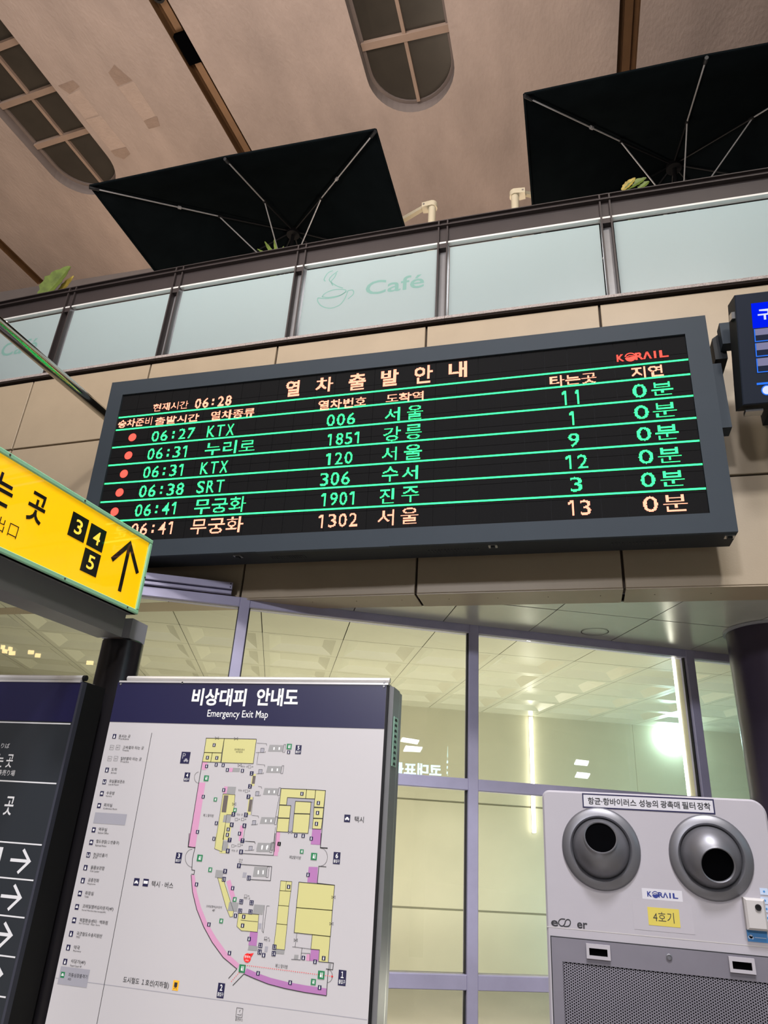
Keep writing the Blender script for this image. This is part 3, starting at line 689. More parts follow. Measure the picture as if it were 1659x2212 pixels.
plant('variegated leaf plant peeping over the railing under the right umbrella', c_[0], 5.4, [(1352, 410, 1396, 384, 5.3, 0.05, 0.0, M_leaf), (1345, 412, 1372, 384, 5.3, 0.04, 0.0, M_leaf2), (1380, 408, 1402, 392, 5.3, 0.04, 0.0, M_leaf)])

# ================================================================== DEPARTURE BOARD
PBd = Plane((-3.745, 4.33, 3.397), (1, 0, 0), (0, -0.0477, 1)); BW, BH = 4.775, 1.617
bd = empty('departure_board', (-1.36, 4.6, 3.397), 'large grey LED train departure board with green and amber rows on the beige wall', 'departure board')
tl, tr_, br = PBd.uv(264, 856), PBd.uv(1480, 717), PBd.uv(1532.8, 1108)
SX0, SX1, SY0, SY1 = (tl[0]+0.0), (tr_[0]+br[0])/2, br[1], (tl[1]+tr_[1])/2
MB().pbox(PBd, 0.0, 0.0, BW, BH, -0.28, -0.03).build('casing', M_bunder, bd)
for a0, b0, a1, b1 in ((0, 0, BW, SY0), (0, SY1, BW, BH), (0, SY0, SX0, SY1), (SX1, SY0, BW, SY1)): MB().pbox(PBd, a0, b0, a1, b1, -0.03, 0.0).build('bezel_strip', M_bframe, bd)
scr = MB().pbox(PBd, SX0, SY0, SX1, SY1, -0.03, -0.024).build('screen', mat('screen_back', rgb(44, 44, 46), 0.8), bd)
NX, NY = 28, 9; mw, mh = (SX1-SX0)/NX, (SY1-SY0)/NY; proto = None
for i in range(NX):
    for j in range(NY):
        if proto is None:
            proto = MB().pbox(PBd, SX0+0.0012, SY0+0.0012, SX0+mw-0.0012, SY0+mh-0.0012, -0.024, -0.016).build('led_module', M_led, scr)
        else: share(proto, 'led_module', scr, PBd.ex*mw*i + PBd.ey*mh*j)
PITCHL = (SY1-SY0)/222.0; HL = -0.0145
def c6(x, y): return (180+x/2.765, 680+y/2.765)
def c7(x, y): return (560+x/2.765, 680+y/2.765)
def c8(x, y): return (1059+x/2.765, 620+y/2.765)
SEG = {'1': [[(0.18, 0.80), (0.55, 1.0), (0.55, 0.0)]], ':': [[(0.5, 0.70), (0.5, 0.74)], [(0.5, 0.26), (0.5, 0.30)]]}
def led(mb, f, body, x0, y0, x1, y1, bold=0.006):
    p, q = PBd.uv(*f(x0, y0)), PBd.uv(*f(x1, y1))
    if all(ord(ch) < 128 for ch in body):            # digits and capitals sit in equal cells
        n = len(body); gap = 0.22; cwid = (q[0]-p[0])/(n - gap*(1 if n > 1 else 0)); b0, b1 = p[1], q[1]
        for i, ch in enumerate(body):
            a0 = p[0] + i*cwid; a1 = a0 + cwid*((1-gap) if n > 1 else 1)
            if ch in SEG:
                wst = PITCHL*2.2; seen = set()
                for st in SEG[ch]:
                    for (u0, v0), (u1, v1) in zip(st[:-1], st[1:]):
                        A0, B0, A1, B1 = a0+(a1-a0)*u0, b0+(b1-b0)*v0, a0+(a1-a0)*u1, b0+(b1-b0)*v1; m = int(max(abs(A1-A0), abs(B1-B0))/PITCHL*2)+1
                        ww = wst if ch == '1' else PITCHL*3
                        for k in range(m+1):
                            ca, cb = A0+(A1-A0)*k/m, min(max(B0+(B1-B0)*k/m, b0+PITCHL), b1-PITCHL)
                            for ia in range(int(math.floor((ca-ww/2)/PITCHL+0.5)), int(math.floor((ca+ww/2)/PITCHL+0.5))):
                                for ib in range(int(math.floor((cb-ww/2)/PITCHL+0.5)), int(math.floor((cb+ww/2)/PITCHL+0.5))): seen.add((ia, ib))
                dots(mb, PBd, [(a+0.5)*PITCHL for a, b in seen], [(b+0.5)*PITCHL for a, b in seen], HL, PITCHL)
            else: raster(mb, PBd, ch, a0, b0, a1, b1, HL, PITCHL, bold)
        return
    raster(mb, PBd, body, p[0], p[1], q[0], q[1], HL, PITCHL, bold)
L_ = MB()
led(L_, c6, '현재시간', 408, 574, 625, 507); led(L_, c6, '06:28', 658, 556, 885, 474, 0.02)
L_.build('clock_text', M_leda, bd)
L_ = MB()
for ch, b in zip('열차출발안내', ((150, 487, 245, 382), (328, 462, 443, 362), (527, 450, 637, 338), (722, 425, 833, 318), (922, 410, 1035, 292), (1128, 376, 1240, 268))): led(L_, c7, ch, *b, 0.022)
L_.build('title_text', M_leda, bd)
L_ = MB()
for f, t, b in ((c6, '승차준비', (198, 672, 410, 605)), (c6, '출발시간', (418, 655, 688, 583)), (c6, '열차종류', (752, 626, 1022, 548)), (c7, '열차번호', (347, 566, 638, 480)), (c7, '도착역', (752, 524, 980, 447)), (c8, '타는곳', (358, 590, 632, 500)), (c8, '지연', (845, 540, 1030, 455))): led(L_, f, t, *b, 0.018)
L_.build('column_heading_text', M_leda, bd)
ROWS = [
 ((287, 727), [(c6, '06:27', 398, 754, 665, 668), (c6, 'KTX', 730, 727, 900, 645), (c7, '006', 397, 662, 572, 577), (c7, '서', 745, 632, 838, 545), (c7, '울', 878, 622, 975, 530), (c8, '1', 430, 700, 462, 612), (c8, '1', 508, 692, 540, 606), (c8, '0', 855, 657, 930, 570), (c8, '분', 965, 645, 1090, 555)]),
 ((263, 835), [(c6, '06:31', 372, 862, 632, 774), (c6, '누리로', 718, 838, 1025, 735), (c7, '1851', 398, 777, 610, 690), (c7, '강', 738, 752, 843, 660), (c7, '릉', 868, 740, 970, 645), (c8, '1', 474, 820, 508, 737), (c8, '0', 865, 785, 943, 697), (c8, '분', 978, 775, 1110, 680)]),
 ((236, 945), [(c6, '06:31', 347, 972, 610, 884), (c6, 'KTX', 690, 947, 862, 865), (c7, '120', 388, 894, 555, 810), (c7, '서', 727, 870, 822, 780), (c7, '울', 862, 862, 968, 765), (c8, '9', 468, 950, 530, 865), (c8, '0', 880, 915, 957, 827), (c8, '분', 990, 910, 1122, 810)]),
 ((210, 1057), [(c6, '06:38', 322, 1087, 600, 998), (c6, 'SRT', 667, 1062, 840, 979), (c7, '306', 357, 1019, 540, 929), (c7, '수', 727, 996, 830, 897), (c7, '서', 848, 984, 945, 893), (c8, '12', 447, 1083, 580, 993), (c8, '0', 892, 1052, 970, 963), (c8, '분', 1005, 1048, 1140, 947)]),
 ((180, 1172), [(c6, '06:41', 297, 1202, 568, 1113), (c6, '무궁화', 650, 1187, 972, 1078), (c7, '1901', 360, 1139, 580, 1048), (c7, '진', 715, 1126, 805, 1030), (c7, '주', 847, 1116, 953, 1018), (c8, '3', 480, 1218, 547, 1128), (c8, '0', 905, 1192, 983, 1100), (c8, '분', 1022, 1190, 1158, 1087)]),
 (None, [(c6, '06:41', 272, 1318, 548, 1228), (c6, '무궁화', 627, 1310, 955, 1198), (c7, '1302', 343, 1269, 585, 1177), (c7, '서', 700, 1256, 803, 1155), (c7, '울', 840, 1248, 948, 1145), (c8, '13', 462, 1362, 598, 1265), (c8, '0', 918, 1340, 998, 1243), (c8, '분', 1037, 1337, 1177, 1232)])]
for dot, items in ROWS:
    L_ = MB()
    for f, t, x0, y0, x1, y1 in items: led(L_, f, t, x0, y0, x1, y1, 0.004)
    L_.build('train_row_text', M_ledg if dot else M_leda, bd)
    if dot:
        d = PBd.uv(*c6(*dot)); MB().disc(PBd, d[0], d[1], 0.036, HL).build('boarding_light', M_ledr, bd, label='round red boarding light')
for l, r in (((254, 900.6), (1488, 773.7)), ((248, 927.7), (1492, 805.5)), ((238, 965.7), (1499, 852)), ((228, 1004.4), (1505, 900)), ((218, 1044), (1512, 949.5)), ((208, 1084), (1518, 1000.5)), ((200, 1126.5), (1525.5, 1053))):
    p, q = PBd.uv(*l), PBd.uv(*r); MB().poly(PBd, [(p[0], p[1]-0.0065), (q[0], q[1]-0.0065), (q[0], q[1]+0.0065), (p[0], p[1]+0.0065)], HL).build('row_line', M_ledg, bd)
def logo(P, a0, b0, a1, b1, h, bold, m, parent, led_mode=False):
    w_ = a1-a0; hh = b1-b0
    for t, u0, u1 in (('K', 0.0, 0.15), ('R', 0.365, 0.525), ('Λ', 0.51, 0.68), ('I', 0.72, 0.77), ('L', 0.83, 1.0)):
        mbl = MB()
        if led_mode: raster(mbl, P, t, a0+w_*u0, b0, a0+w_*u1, b1-hh*0.08, h, PITCHL*0.6, bold)
        else: mbl.text(P, t, a0+w_*u0, b0+hh*0.05, a0+w_*u1, b1-hh*0.1, h, bold)
        mbl.build('logo_letter', m, parent)
    mbl = MB()
    ca, cb, r = a0+w_*0.27, b0+hh*0.42, hh*0.52
    n = 20
    mbl.poly(P, [(ca+r*math.cos(t)*1.05, cb+r*math.sin(t)) for t in np.linspace(math.pi*1.02, math.pi*2.08, n)], h)
    mbl.stroke(P, [(ca+r*1.05*math.cos(t), cb+r*math.sin(t)) for t in np.linspace(math.pi*0.92, math.pi*0.12, 12)], r*0.22, h)
    mbl.stroke(P, [(ca-r*0.85, cb+r*0.1), (ca-r*0.2, cb+r*0.42), (ca+r*0.75, cb+r*0.3)], r*0.16, h); mbl.build('logo_globe', m, parent)
p, q = PBd.uv(*c8(757, 441)), PBd.uv(*c8(1062, 362)); logo(PBd, p[0], p[1], q[0], q[1], HL, 0.03, M_ledr, bd, True)
# underside fittings
PU = Plane(PBd.p(0, 0, 0), (1, 0, 0), PBd.n); 
PU = Plane(PBd.p(0, 0, -0.28), (1, 0, 0), -(-PBd.n))
def under(x, y):
    d = ray(x, y); n = -PBd.ey; o_ = PBd.p(0, 0, 0); q = CAM + d*(((o_-CAM) @ n)/(d @ n)) - o_; return q @ PBd.ex, -(q @ PBd.n)
PUn = Plane(PBd.p(0, 0, 0), (1, 0, 0), PBd.n)             # ex right, ey out of the wall, n downwards? fixed below
if PUn.n[2] > 0: PUn = Plane(PBd.p(0, 0, 0), (1, 0, 0), -PBd.n)
sg = 1.0 if (PUn.ey @ PBd.n) < 0 else -1.0
for px, py in ((515, 1201), (1066, 1182), (1573, 1163)):
    a, b = under(px, py); b = min(max(b, 0.03), 0.08)
    lt = MB().pbox(PUn, a-0.03, sg*b-0.028, a+0.03, sg*b+0.028, 0.0, 0.008); lt.build('latch', M_steelb, bd)
    MB().pbox(PUn, a-0.014, sg*b-0.02, a+0.014, sg*b+0.02, 0.008, 0.02).build('latch_lever', M_bunder, bd)
for px0, px1 in ((575, 645), (930, 1035), (1320, 1430)):
    a0, a1 = under(px0, 1195)[0], under(px1, 1190)[0]
    for k in range(16):
        a = a0 + (a1-a0)*k/15
        MB().pbox(PUn, a-0.004, sg*0.15-0.03, a+0.004, sg*0.15+0.03, 0.0, 0.003).build('vent_slot', mat('vent_dark', rgb(24, 26, 28), 0.7), bd)
a0, a1 = under(553, 1192)[0], under(845, 1185)[0]
MB().pbox(PUn, a0, sg*0.02-0.012, a1, sg*0.02+0.025, 0.0, 0.004).build('access_strip', M_bframe, bd)
# brackets to the wall
for x in (-3.3, -1.4, 0.7): MB().box((x-0.05, 4.59, 4.2), (x+0.05, 4.80+0.02, 4.7)).build('wall_bracket', M_bunder, bd)
p = at_y(1545, 747, 4.5)
MB().box((1.025, 4.40, 4.18), (1.115, 4.52, 4.70)).build('side_bracket', M_bframe, bd)
MB().box((1.035, 4.52, 4.22), (1.085, 4.81, 4.66)).build('side_bracket', M_bunder, bd)

# ---- chrome tube running from the wall towards the hall
q1 = at_y(224, 893, 4.42); q0 = at_y(0, 701, 4.42*0.725); d = nrm(q1-q0)
tb = empty('chrome_tube', tuple(q1), 'polished chrome tube running from the wall past the left edge of the departure board', 'tube')
MB().tube([q1 + d*0.42, q0, q0 - d*2.2], 0.047, 28).build('pipe', M_chrome, tb, smooth=True)
MB().tube([q1 + d*0.36, q1 + d*0.43], 0.075, 24).build('wall_flange', M_chrome, tb, smooth=True)
for k, zz in ((0.05, 0.045), (-0.03, -0.045)):
    c_ = q0 + d*k; MB().tube([c_ + (0, 0, zz), c_ + (0, 0, zz*1.35)], 0.014, 8).build('bolt', M_steelb, tb)

# ================================================================== BLUE MONITOR AT THE RIGHT
mt_, mb_ = at_y(1588, 637, 4.0), at_y(1605, 875, 4.26)
PM = Plane(mb_, (1, 0, 0), mt_ - mb_*1.0 - np.array([mt_[0]-mb_[0], 0, 0])); MH = np.linalg.norm(mt_-mb_); MW = 1.25
mo = empty('information_monitor', tuple(PM.p(MW/2, 0, -0.2)), 'dark tilted monitor with a bright blue screen at the right edge', 'monitor')
MB().pbox(PM, 0, 0, MW, MH, -0.2, -0.012).build('case', M_bunder, mo)
MB().bevbox(PM, 0, 0, MW, MH, -0.012, 0.0, 0.006).build('front_frame', M_mframe, mo)
s0, s1 = PM.uv(1622, 656), PM.uv(1636, 808); hd = PM.uv(1627, 710)
fm = lambda x, y: PM.uv(1440+x/6.507, 600+y/6.507)
MB().quad(PM, s0[0], fm(1250, 1345)[1], MW-0.1, s0[1], 0.001).build('screen', M_sdark, mo)
t0 = fm(1215, 715)[1]
MB().quad(PM, s0[0], t0, MW-0.1, s0[1], 0.002).build('screen_header', M_blue, mo)
L_ = MB(); a, b = fm(1285, 600), fm(1470, 430); L_.text(PM, '구', a[0], a[1], b[0], b[1], 0.003, 0.03); L_.build('screen_title', M_swhite, mo)
for y0, y1 in ((725, 900), (925, 1110), (1140, 1335)):
    a, b = fm(1235, y1), fm(1235, y0)
    MB().quad(PM, s0[0]+0.012, a[1]+0.045*0.9, MW-0.11, b[1], 0.002).build('screen_row', M_sgrey, mo)
    MB().stroke(PM, [(s0[0]+0.008, b[1]), (s0[0]+0.008, a[1]), (MW-0.105, a[1])], 0.006, 0.003).build('screen_row_edge', M_sedge, mo)
a = fm(1265, 1495); MB().quad(PM, a[0], a[1]-0.007, MW-0.1, a[1]+0.007, 0.002).build('screen_rule', M_sedge, mo)
a = fm(1410, 1580); MB().disc(PM, a[0], a[1], 0.034, 0.002).build('screen_button', M_sedge, mo); MB().disc(PM, a[0], a[1], 0.027, 0.003).build('screen_button_face', M_swhite, mo)
MB().pbox(PM, -0.02, MH*0.80, 0.0, MH*0.86, -0.10, -0.03).build('side_latch', M_steelb, mo)
a = fm(1265, 1850); MB().box((a[0]+mb_[0]-0.055, mb_[1]+0.05, mb_[2]-0.022), (a[0]+mb_[0]+0.05, mb_[1]+0.11, mb_[2]+0.004)).build('bottom_latch', M_steelb, mo)
# swivel bracket to the wall
c_ = at_y(1572, 722, 4.36)
MB().box((c_[0]-0.05, 4.33, c_[2]-0.10), (PM.p(0, 0, 0)[0]+0.05, 4.42, c_[2]+0.08)).build('swivel_block', M_bframe, mo)
MB().prism([(c_[0]-0.09, 4.42, c_[2]-0.16), (c_[0]-0.01, 4.42, c_[2]-0.16), (c_[0]-0.01, 4.42, c_[2]+0.08), (c_[0]-0.09, 4.42, c_[2]+0.02)], (0, 0.385, 0)).build('wall_arm', M_bunder, mo)
MB().box((PM.p(0.25, 0, 0)[0], 4.36, mb_[2]+0.15), (PM.p(0.55, 0, 0)[0], 4.81, mb_[2]+0.40)).build('wall_arm', M_bunder, mo)

# ================================================================== YELLOW SIGN ON ITS PILLAR
SP = np.array([-1.663, 2.35, 2.326]); PSg = Plane(SP, (0.0855, 1, 0), (0, 0, 1)); SL, SH, ST = 1.55, 0.317, 0.17
pil = empty('sign_pillar', (-1.776, 2.46, 0), 'black round pillar between the two sign boards', 'pillar')
PPl = Plane((-1.776, 2.46, 0), (1, 0, 0), (0, 1, 0))
MB().lathe(PPl, 0, 0, [(0.0, 2.245), (0.074, 2.245), (0.081, 2.238), (0.081, 0.02)], 48).build('shaft', M_pillar, pil, smooth=True)
MB().lathe(PPl, 0, 0, [(0.0, 0.03), (0.18, 0.03), (0.18, 0.0)], 40).build('foot_plate', M_pillar, pil, smooth=True)
sg_ = empty('wayfinding_sign', tuple(PSg.p(-0.3, 0, -ST/2)), 'backlit yellow exit sign with black numbers and arrow on the pillar', 'sign')
fr = 0.017
MB().pbox(PSg, -SL, 0, 0, SH, -ST, -0.004).build('light_box', M_beam, sg_)
MB().pbox(PSg, -SL+fr, fr, -fr, SH-fr, -0.004, -0.001).build('yellow_panel', M_yellow, sg_)
for a0, b0, a1, b1 in ((-SL, 0, 0, fr), (-SL, SH-fr, 0, SH), (-fr, fr, 0, SH-fr), (-SL, fr, -SL+fr, SH-fr)): MB().bevbox(PSg, a0, b0, a1, b1, -0.02, 0.006, 0.003).build('frame_strip', M_greenlit, sg_)
MB().pbox(PSg, -SL, SH, 0, SH+0.008, -ST, -0.01).build('top_cover', M_greenlit, sg_)
fs = lambda x, y: PSg.uv(x/4.022, 930+y/4.022)
for x, y in ((80, 197), (728, 607), (547, 1304), (1093, 1550), (1253, 1280)):
    a = fs(x, y); MB().lathe(PSg, min(a[0], -0.006), min(max(a[1], 0.008), SH-0.008), [(0.0035, 0.006), (0.0035, 0.008), (0.0, 0.008)], 8).build('screw', M_joint, sg_)
def boxof(pts, f=fs):
    q = np.array([f(*p) for p in pts]); return q[:, 0].min(), q[:, 1].min(), q[:, 0].max(), q[:, 1].max()
g = boxof([(285, 515), (412, 585), (250, 620), (390, 710), (218, 765), (350, 832)])
L_ = MB(); L_.text(PSg, '곳', *g, 0.0005, 0.022)
cw = g[2]-g[0]; rgt = fs(130, 500)[0]; k = rgt
for ch in '는': L_.text(PSg, ch, k-cw, g[1]+0.0, k, g[3], 0.0005, 0.022); k -= cw*1.12
L_.build('exit_text', M_ylet, sg_)
kk = boxof([(90, 800), (165, 840), (135, 945), (60, 910)]); L_ = MB(); L_.text(PSg, '口', *kk, 0.0005, -0.006)
wk = kk[2]-kk[0]; L_.text(PSg, '出', kk[0]-wk*1.6, kk[1], kk[0]-wk*0.45, kk[3]+0.004, 0.0005, -0.006)
L_.build('exit_text', M_ylet, sg_)
for ch, pts in (('3', [(635, 705), (775, 775), (725, 980), (582, 903)]), ('4', [(795, 800), (925, 880), (885, 1065), (745, 990)]), ('5', [(740, 1015), (878, 1085), (832, 1278), (690, 1212)])):
    q = np.array([fs(*p) for p in pts]); a0, b0, a1, b1 = (q[0][0]+q[3][0])/2, (q[2][1]+q[3][1])/2, (q[1][0]+q[2][0])/2, (q[0][1]+q[1][1])/2
    tt = MB().quad(PSg, a0, b0, a1, b1, 0.0006).build('number_tile', M_ylet, sg_)
    MB().text(PSg, ch, a0+(a1-a0)*0.3, b0+(b1-b0)*0.2, a1-(a1-a0)*0.28, b1-(b1-b0)*0.2, 0.0012, 0.012).build('number', M_ynum, tt)
ar = MB(); f_ = [fs(*p) for p in ((1125, 985), (1040, 1400), (965, 1118), (1188, 1240))]
ax_ = (f_[0][0]+f_[1][0])/2; tipb, botb = f_[0][1], f_[1][1]
ar.stroke(PSg, [(ax_, botb), (ax_, tipb-0.012)], 0.0195, 0.0006); ar.stroke(PSg, [(ax_-(f_[3][0]-f_[2][0])/2, (f_[2][1]+f_[3][1])/2), (ax_, tipb), (ax_+(f_[3][0]-f_[2][0])/2, (f_[2][1]+f_[3][1])/2)], 0.0195, 0.0007)
ar.build('arrow', M_ylet, sg_)
# beam under the sign and the stub on the pillar
MB().pbox(PSg, -SL, -0.095, -0.02, 0.0, -0.15, -0.035).build('support_beam', M_beam, sg_)
MB().box((-1.84, 2.40, 2.245), (-1.712, 2.51, 2.326)).build('support_stub', M_stub, sg_)

# ================================================================== EMERGENCY MAP BOARD
YM = 2.2; X0, X1 = -0.7155*YM, -0.2625*YM; ZTOP = 1.6 + 0.1995*YM
PMp = Plane((0, YM, 0), (1, 0, 0), (0, 0, 1))
mp = empty('evacuation_map_board', ((X0+X1)/2, YM+0.08, 0), 'backlit emergency exit map board with navy heading', 'map board')
MB().box((X0, YM+0.006, 0.12), (X1, YM+0.16, ZTOP-0.006)).build('case', M_alu, mp)
MB().box((X0+0.05, YM+0.03, 0.0), (X1-0.05, YM+0.13, 0.12)).build('plinth', M_black, mp)
MB().box((X0, YM, 0.12), (X1-0.004, YM+0.006, ZTOP-0.01)).build('map_sheet', M_paper, mp)
ZH = 1.6 + 0.133*YM
MB().box((X0, YM-0.001, ZH), (X1-0.004, YM, ZTOP-0.01)).build('heading_band', M_navy, mp)
MB().box((X1-0.004, YM+0.002, 0.12), (X1+0.003, YM+0.012, ZTOP-0.01)).build('gasket', M_black, mp)
sidep = MB(); sidep.prism([(X1, YM+0.014, 0.10), (X1+0.016, YM+0.020, 0.10), (X1+0.016, YM+0.10, 0.10), (X1+0.010, YM+0.13, 0.10), (X1+0.010, YM+0.16, 0.10), (X1, YM+0.16, 0.10)], (0, 0, ZTOP-0.112)); sidep.build('side_profile', M_alu, mp)
MB().box((X0+0.006, YM-0.004, ZTOP-0.01), (X1+0.002, YM+0.10, ZTOP-0.004)).build('top_strip', M_alu2, mp)
MB().tube([(X0+0.03, YM+0.01, ZTOP+0.006), (X1+0.004, YM+0.01, ZTOP+0.006)], 0.009, 10).build('top_rail', M_alu2, mp, smooth=True)
# vent clip on the side
PV = Plane((X1+0.0165, YM+0.06, 0), (0, 1, 0), (0, 0, 1))
zv0, zv1 = 1.6+0.085*YM, 1.6+0.153*YM
vt = MB().pbox(PV, -0.028, zv0, 0.028, zv1, 0.0, 0.002).build('vent_plate', mat('vent_plate', rgb(150, 190, 170), 0.4, metal=0.3), mp)
for k in range(9):
    z = zv0 + (zv1-zv0)*(k+0.5)/9; MB().poly(PV, [(-0.016, z-0.0045), (0.014, z-0.0045), (0.014, z)] + [(0.014*math.cos(t), z+0.0045*math.sin(t)) for t in np.linspace(0.2, math.pi-0.2, 7)] + [(-0.016, z)], 0.0025).build('vent_hole', M_black, vt)
for x, y in ((395, 1475), (835, 1475), (838, 1483), (262, 1478)): 
    a = PMp.uv(x, y); MB().lathe(PMp, min(a[0], X1-0.012), a[1], [(0.0035, 0.001), (0.0035, 0.004), (0.0, 0.004)], 8).build('screw', M_alu, mp)

H1, H2, H3, H4, H5 = 0.0004, 0.0007, 0.0010, 0.0013, 0.0016
q6 = lambda x, y: PMp.uv(380+x/3.318, 1440+y/3.318)
q7 = lambda x, y: PMp.uv(380+x/3.318, 1800+y/3.318)
k4 = lambda x, y: PMp.uv(x/3.95, 1440+y/3.95)
k5 = lambda x, y: PMp.uv(x/3.95, 1800+y/3.95)
def T(mb, f, body, x0, y0, x1, hgt, bold=0.0, h=H3):
    body = body.replace('1', '１')
    p = f(x0, y0); q = f(x1, y0); MB().text(PMp, body, p[0], p[1], q[0], p[1]+hgt, h, bold).build('printed_line', M_pblack, mp)
L_ = MB(); a, b = q6(108, 278), q6(513, 160); c, d = q6(572, 281), q6(885, 158)
L_.text(PMp, '비상대피', a[0], a[1], b[0], b[1], 0.0018, 0.03); L_.text(PMp, '안내도', c[0], c[1], d[0], d[1], 0.0018, 0.03)
a, b = q6(222, 375), q6(665, 318); L_.text(PMp, 'Emergency Exit Map', a[0], a[1], b[0], b[1], 0.0018, 0.004)
L_.build('heading_text', M_pwhite, mp)
# -- floor plan: rooms
line = MB(); yel, pink, pur, gry, dgr, lgr, wht = (('plan_room', M_pyel), ('plan_corridor_edge', M_ppink), ('plan_shop', M_ppurple), ('plan_stair', M_pgrey), ('plan_gate', M_pdgrey), ('plan_passage', M_plgrey), ('plan_arrow', M_pwhite))
def PY(mb, f, pts, h=H1):
    if f is q7: h += 0.00013
    MB().poly(PMp, [f(*p) for p in pts][::-1], h).build(mb[0], mb[1], mp)
def LN(f, pts, w_=0.0016, closed=False, h=H3): line.stroke(PMp, [f(*p) for p in pts], w_, h, closed)
def RM(f, pts, mb=None, w_=0.0016):
    PY(mb if mb is not None else yel, f, pts); LN(f, pts, w_, True)
RM(q6, [(218, 512), (348, 515), (330, 618), (203, 615)]); RM(q6, [(348, 515), (578, 520), (555, 695), (325, 688)]); RM(q6, [(203, 615), (262, 617), (250, 684), (190, 682)]); RM(q6, [(262, 617), (330, 618), (322, 686), (250, 684)])
PY(pink, q6, [(190, 685), (228, 686), (215, 740), (186, 740)]); PY(pink, q6, [(165, 830), (212, 832), (140, 1292), (90, 1290)]); LN(q6, [(190, 682), (165, 830), (90, 1290), (137, 1298), (140, 1292)], 0.002)
PY(pink, q6, [(385, 725), (410, 726), (405, 755), (380, 754)]); PY(pink, q6, [(348, 858), (372, 860), (362, 910), (340, 908)])
def stair(f, x, y, s=1.0, w_=108, h_=50, flip=False):
    PY(gry, f, [(x+8, y), (x+w_, y+3), (x+w_-8, y+h_), (x-4, y+h_-2)])
    for k in (0.33, 0.68): PY(wht, f, [(x+w_*k, y+h_*0.35), (x+w_*k+10, y+h_*0.35), (x+w_*k+8, y+h_*0.75), (x+w_*k-2, y+h_*0.75)], H2)
    LN(f, [(x+w_+4, y-2), (x+w_+16, y-2), (x+w_+8, y+h_+4), (x+w_-6, y+h_+4)], 0.001, True)
for f, x, y, lx in ((q6, 664, 560, 580), (q6, 650, 712, 585), (q6, 628, 870, 590), (q6, 605, 1078, 545), (q6, 580, 1262, 500)):
    stair(f, x, y)
    LN(f, [(x-12, y+6), (x-14, y-8), (lx, y-12)], 0.0009); LN(f, [(x-20, y+46), (x-22, y+54), (lx-6, y+56)], 0.0009)
    PY(lgr, f, [(x-55, y+25), (x-30, y+25), (x-33, y+55), (x-58, y+55)]); LN(f, [(x-55, y+25), (x-30, y+25), (x-33, y+55), (x-58, y+55)], 0.0008, True)
LN(q6, [(592, 612), (580, 705)], 0.0009); LN(q6, [(555, 935), (540, 1065)], 0.0009); LN(q6, [(500, 1140), (482, 1250)], 0.0009); LN(q6, [(740, 935), (715, 1080)], 0.001); LN(q6, [(715, 1150), (700, 1265)], 0.001)
PY(gry, q6, [(410, 725), (462, 728), (456, 755), (404, 754)]); PY(gry, q6, [(372, 860), (432, 862), (424, 912), (364, 910)])
PY(yel, q6, [(548, 768), (575, 769), (562, 855), (535, 854)]); PY(dgr, q6, [(552, 783), (573, 784), (565, 840), (544, 839)], H2); PY(yel, q6, [(522, 935), (552, 936), (535, 1062), (508, 1060)]); PY(dgr, q6, [(528, 952), (550, 953), (537, 1040), (516, 1038)], H2)
RM(q6, [(338, 912), (425, 918), (412, 1062), (365, 1060), (330, 1327), (278, 1305)], yel, 0.0011)
PY(dgr, q6, [(345, 922), (377, 923), (360, 1045), (328, 1043)], H2)
PY(gry, q6, [(345, 1064), (398, 1066), (388, 1118), (336, 1115)], H2); PY(yel, q6, [(355, 1120), (400, 1122), (385, 1245), (335, 1240)]); PY(pink, q6, [(462, 1138), (488, 1140), (475, 1250), (450, 1248)]); PY(gry, q6, [(340, 1250), (378, 1252), (370, 1320), (330, 1318)], H2)
# right block
RM(q6, [(755, 873), (938, 880), (930, 945), (800, 938), (793, 992), (742, 990)]); RM(q6, [(938, 880), (1002, 884), (996, 948), (930, 945)]); RM(q6, [(1002, 884), (1073, 888), (1060, 1010), (990, 1005)]); RM(q6, [(990, 1010), (1060, 1012), (1052, 1088), (985, 1085)]); RM(q6, [(985, 1088), (1052, 1090), (1042, 1165), (978, 1162)])
RM(q6, [(742, 992), (825, 996), (815, 1086), (732, 1083)]); RM(q6, [(732, 1085), (815, 1088), (805, 1186), (722, 1183)]); RM(q6, [(858, 965), (970, 970), (962, 1055), (848, 1052)]); RM(q6, [(848, 1054), (962, 1057), (948, 1195), (835, 1190)])
PY(lgr, q6, [(800, 938), (996, 948), (990, 975), (855, 965), (833, 1190), (808, 1188), (825, 996), (793, 992)]); PY(lgr, q6, [(970, 970), (990, 975), (972, 1162), (952, 1160)])
PY(pur, q6, [(978, 1165), (1042, 1167), (1032, 1278), (966, 1274)]); PY(pink, q6, [(722, 1185), (748, 1186), (738, 1327), (708, 1327)]); LN(q6, [(1073, 888), (1036, 1298), (1088, 1302)], 0.0018); LN(q6, [(722, 1183), (706, 1327)], 0.0014)
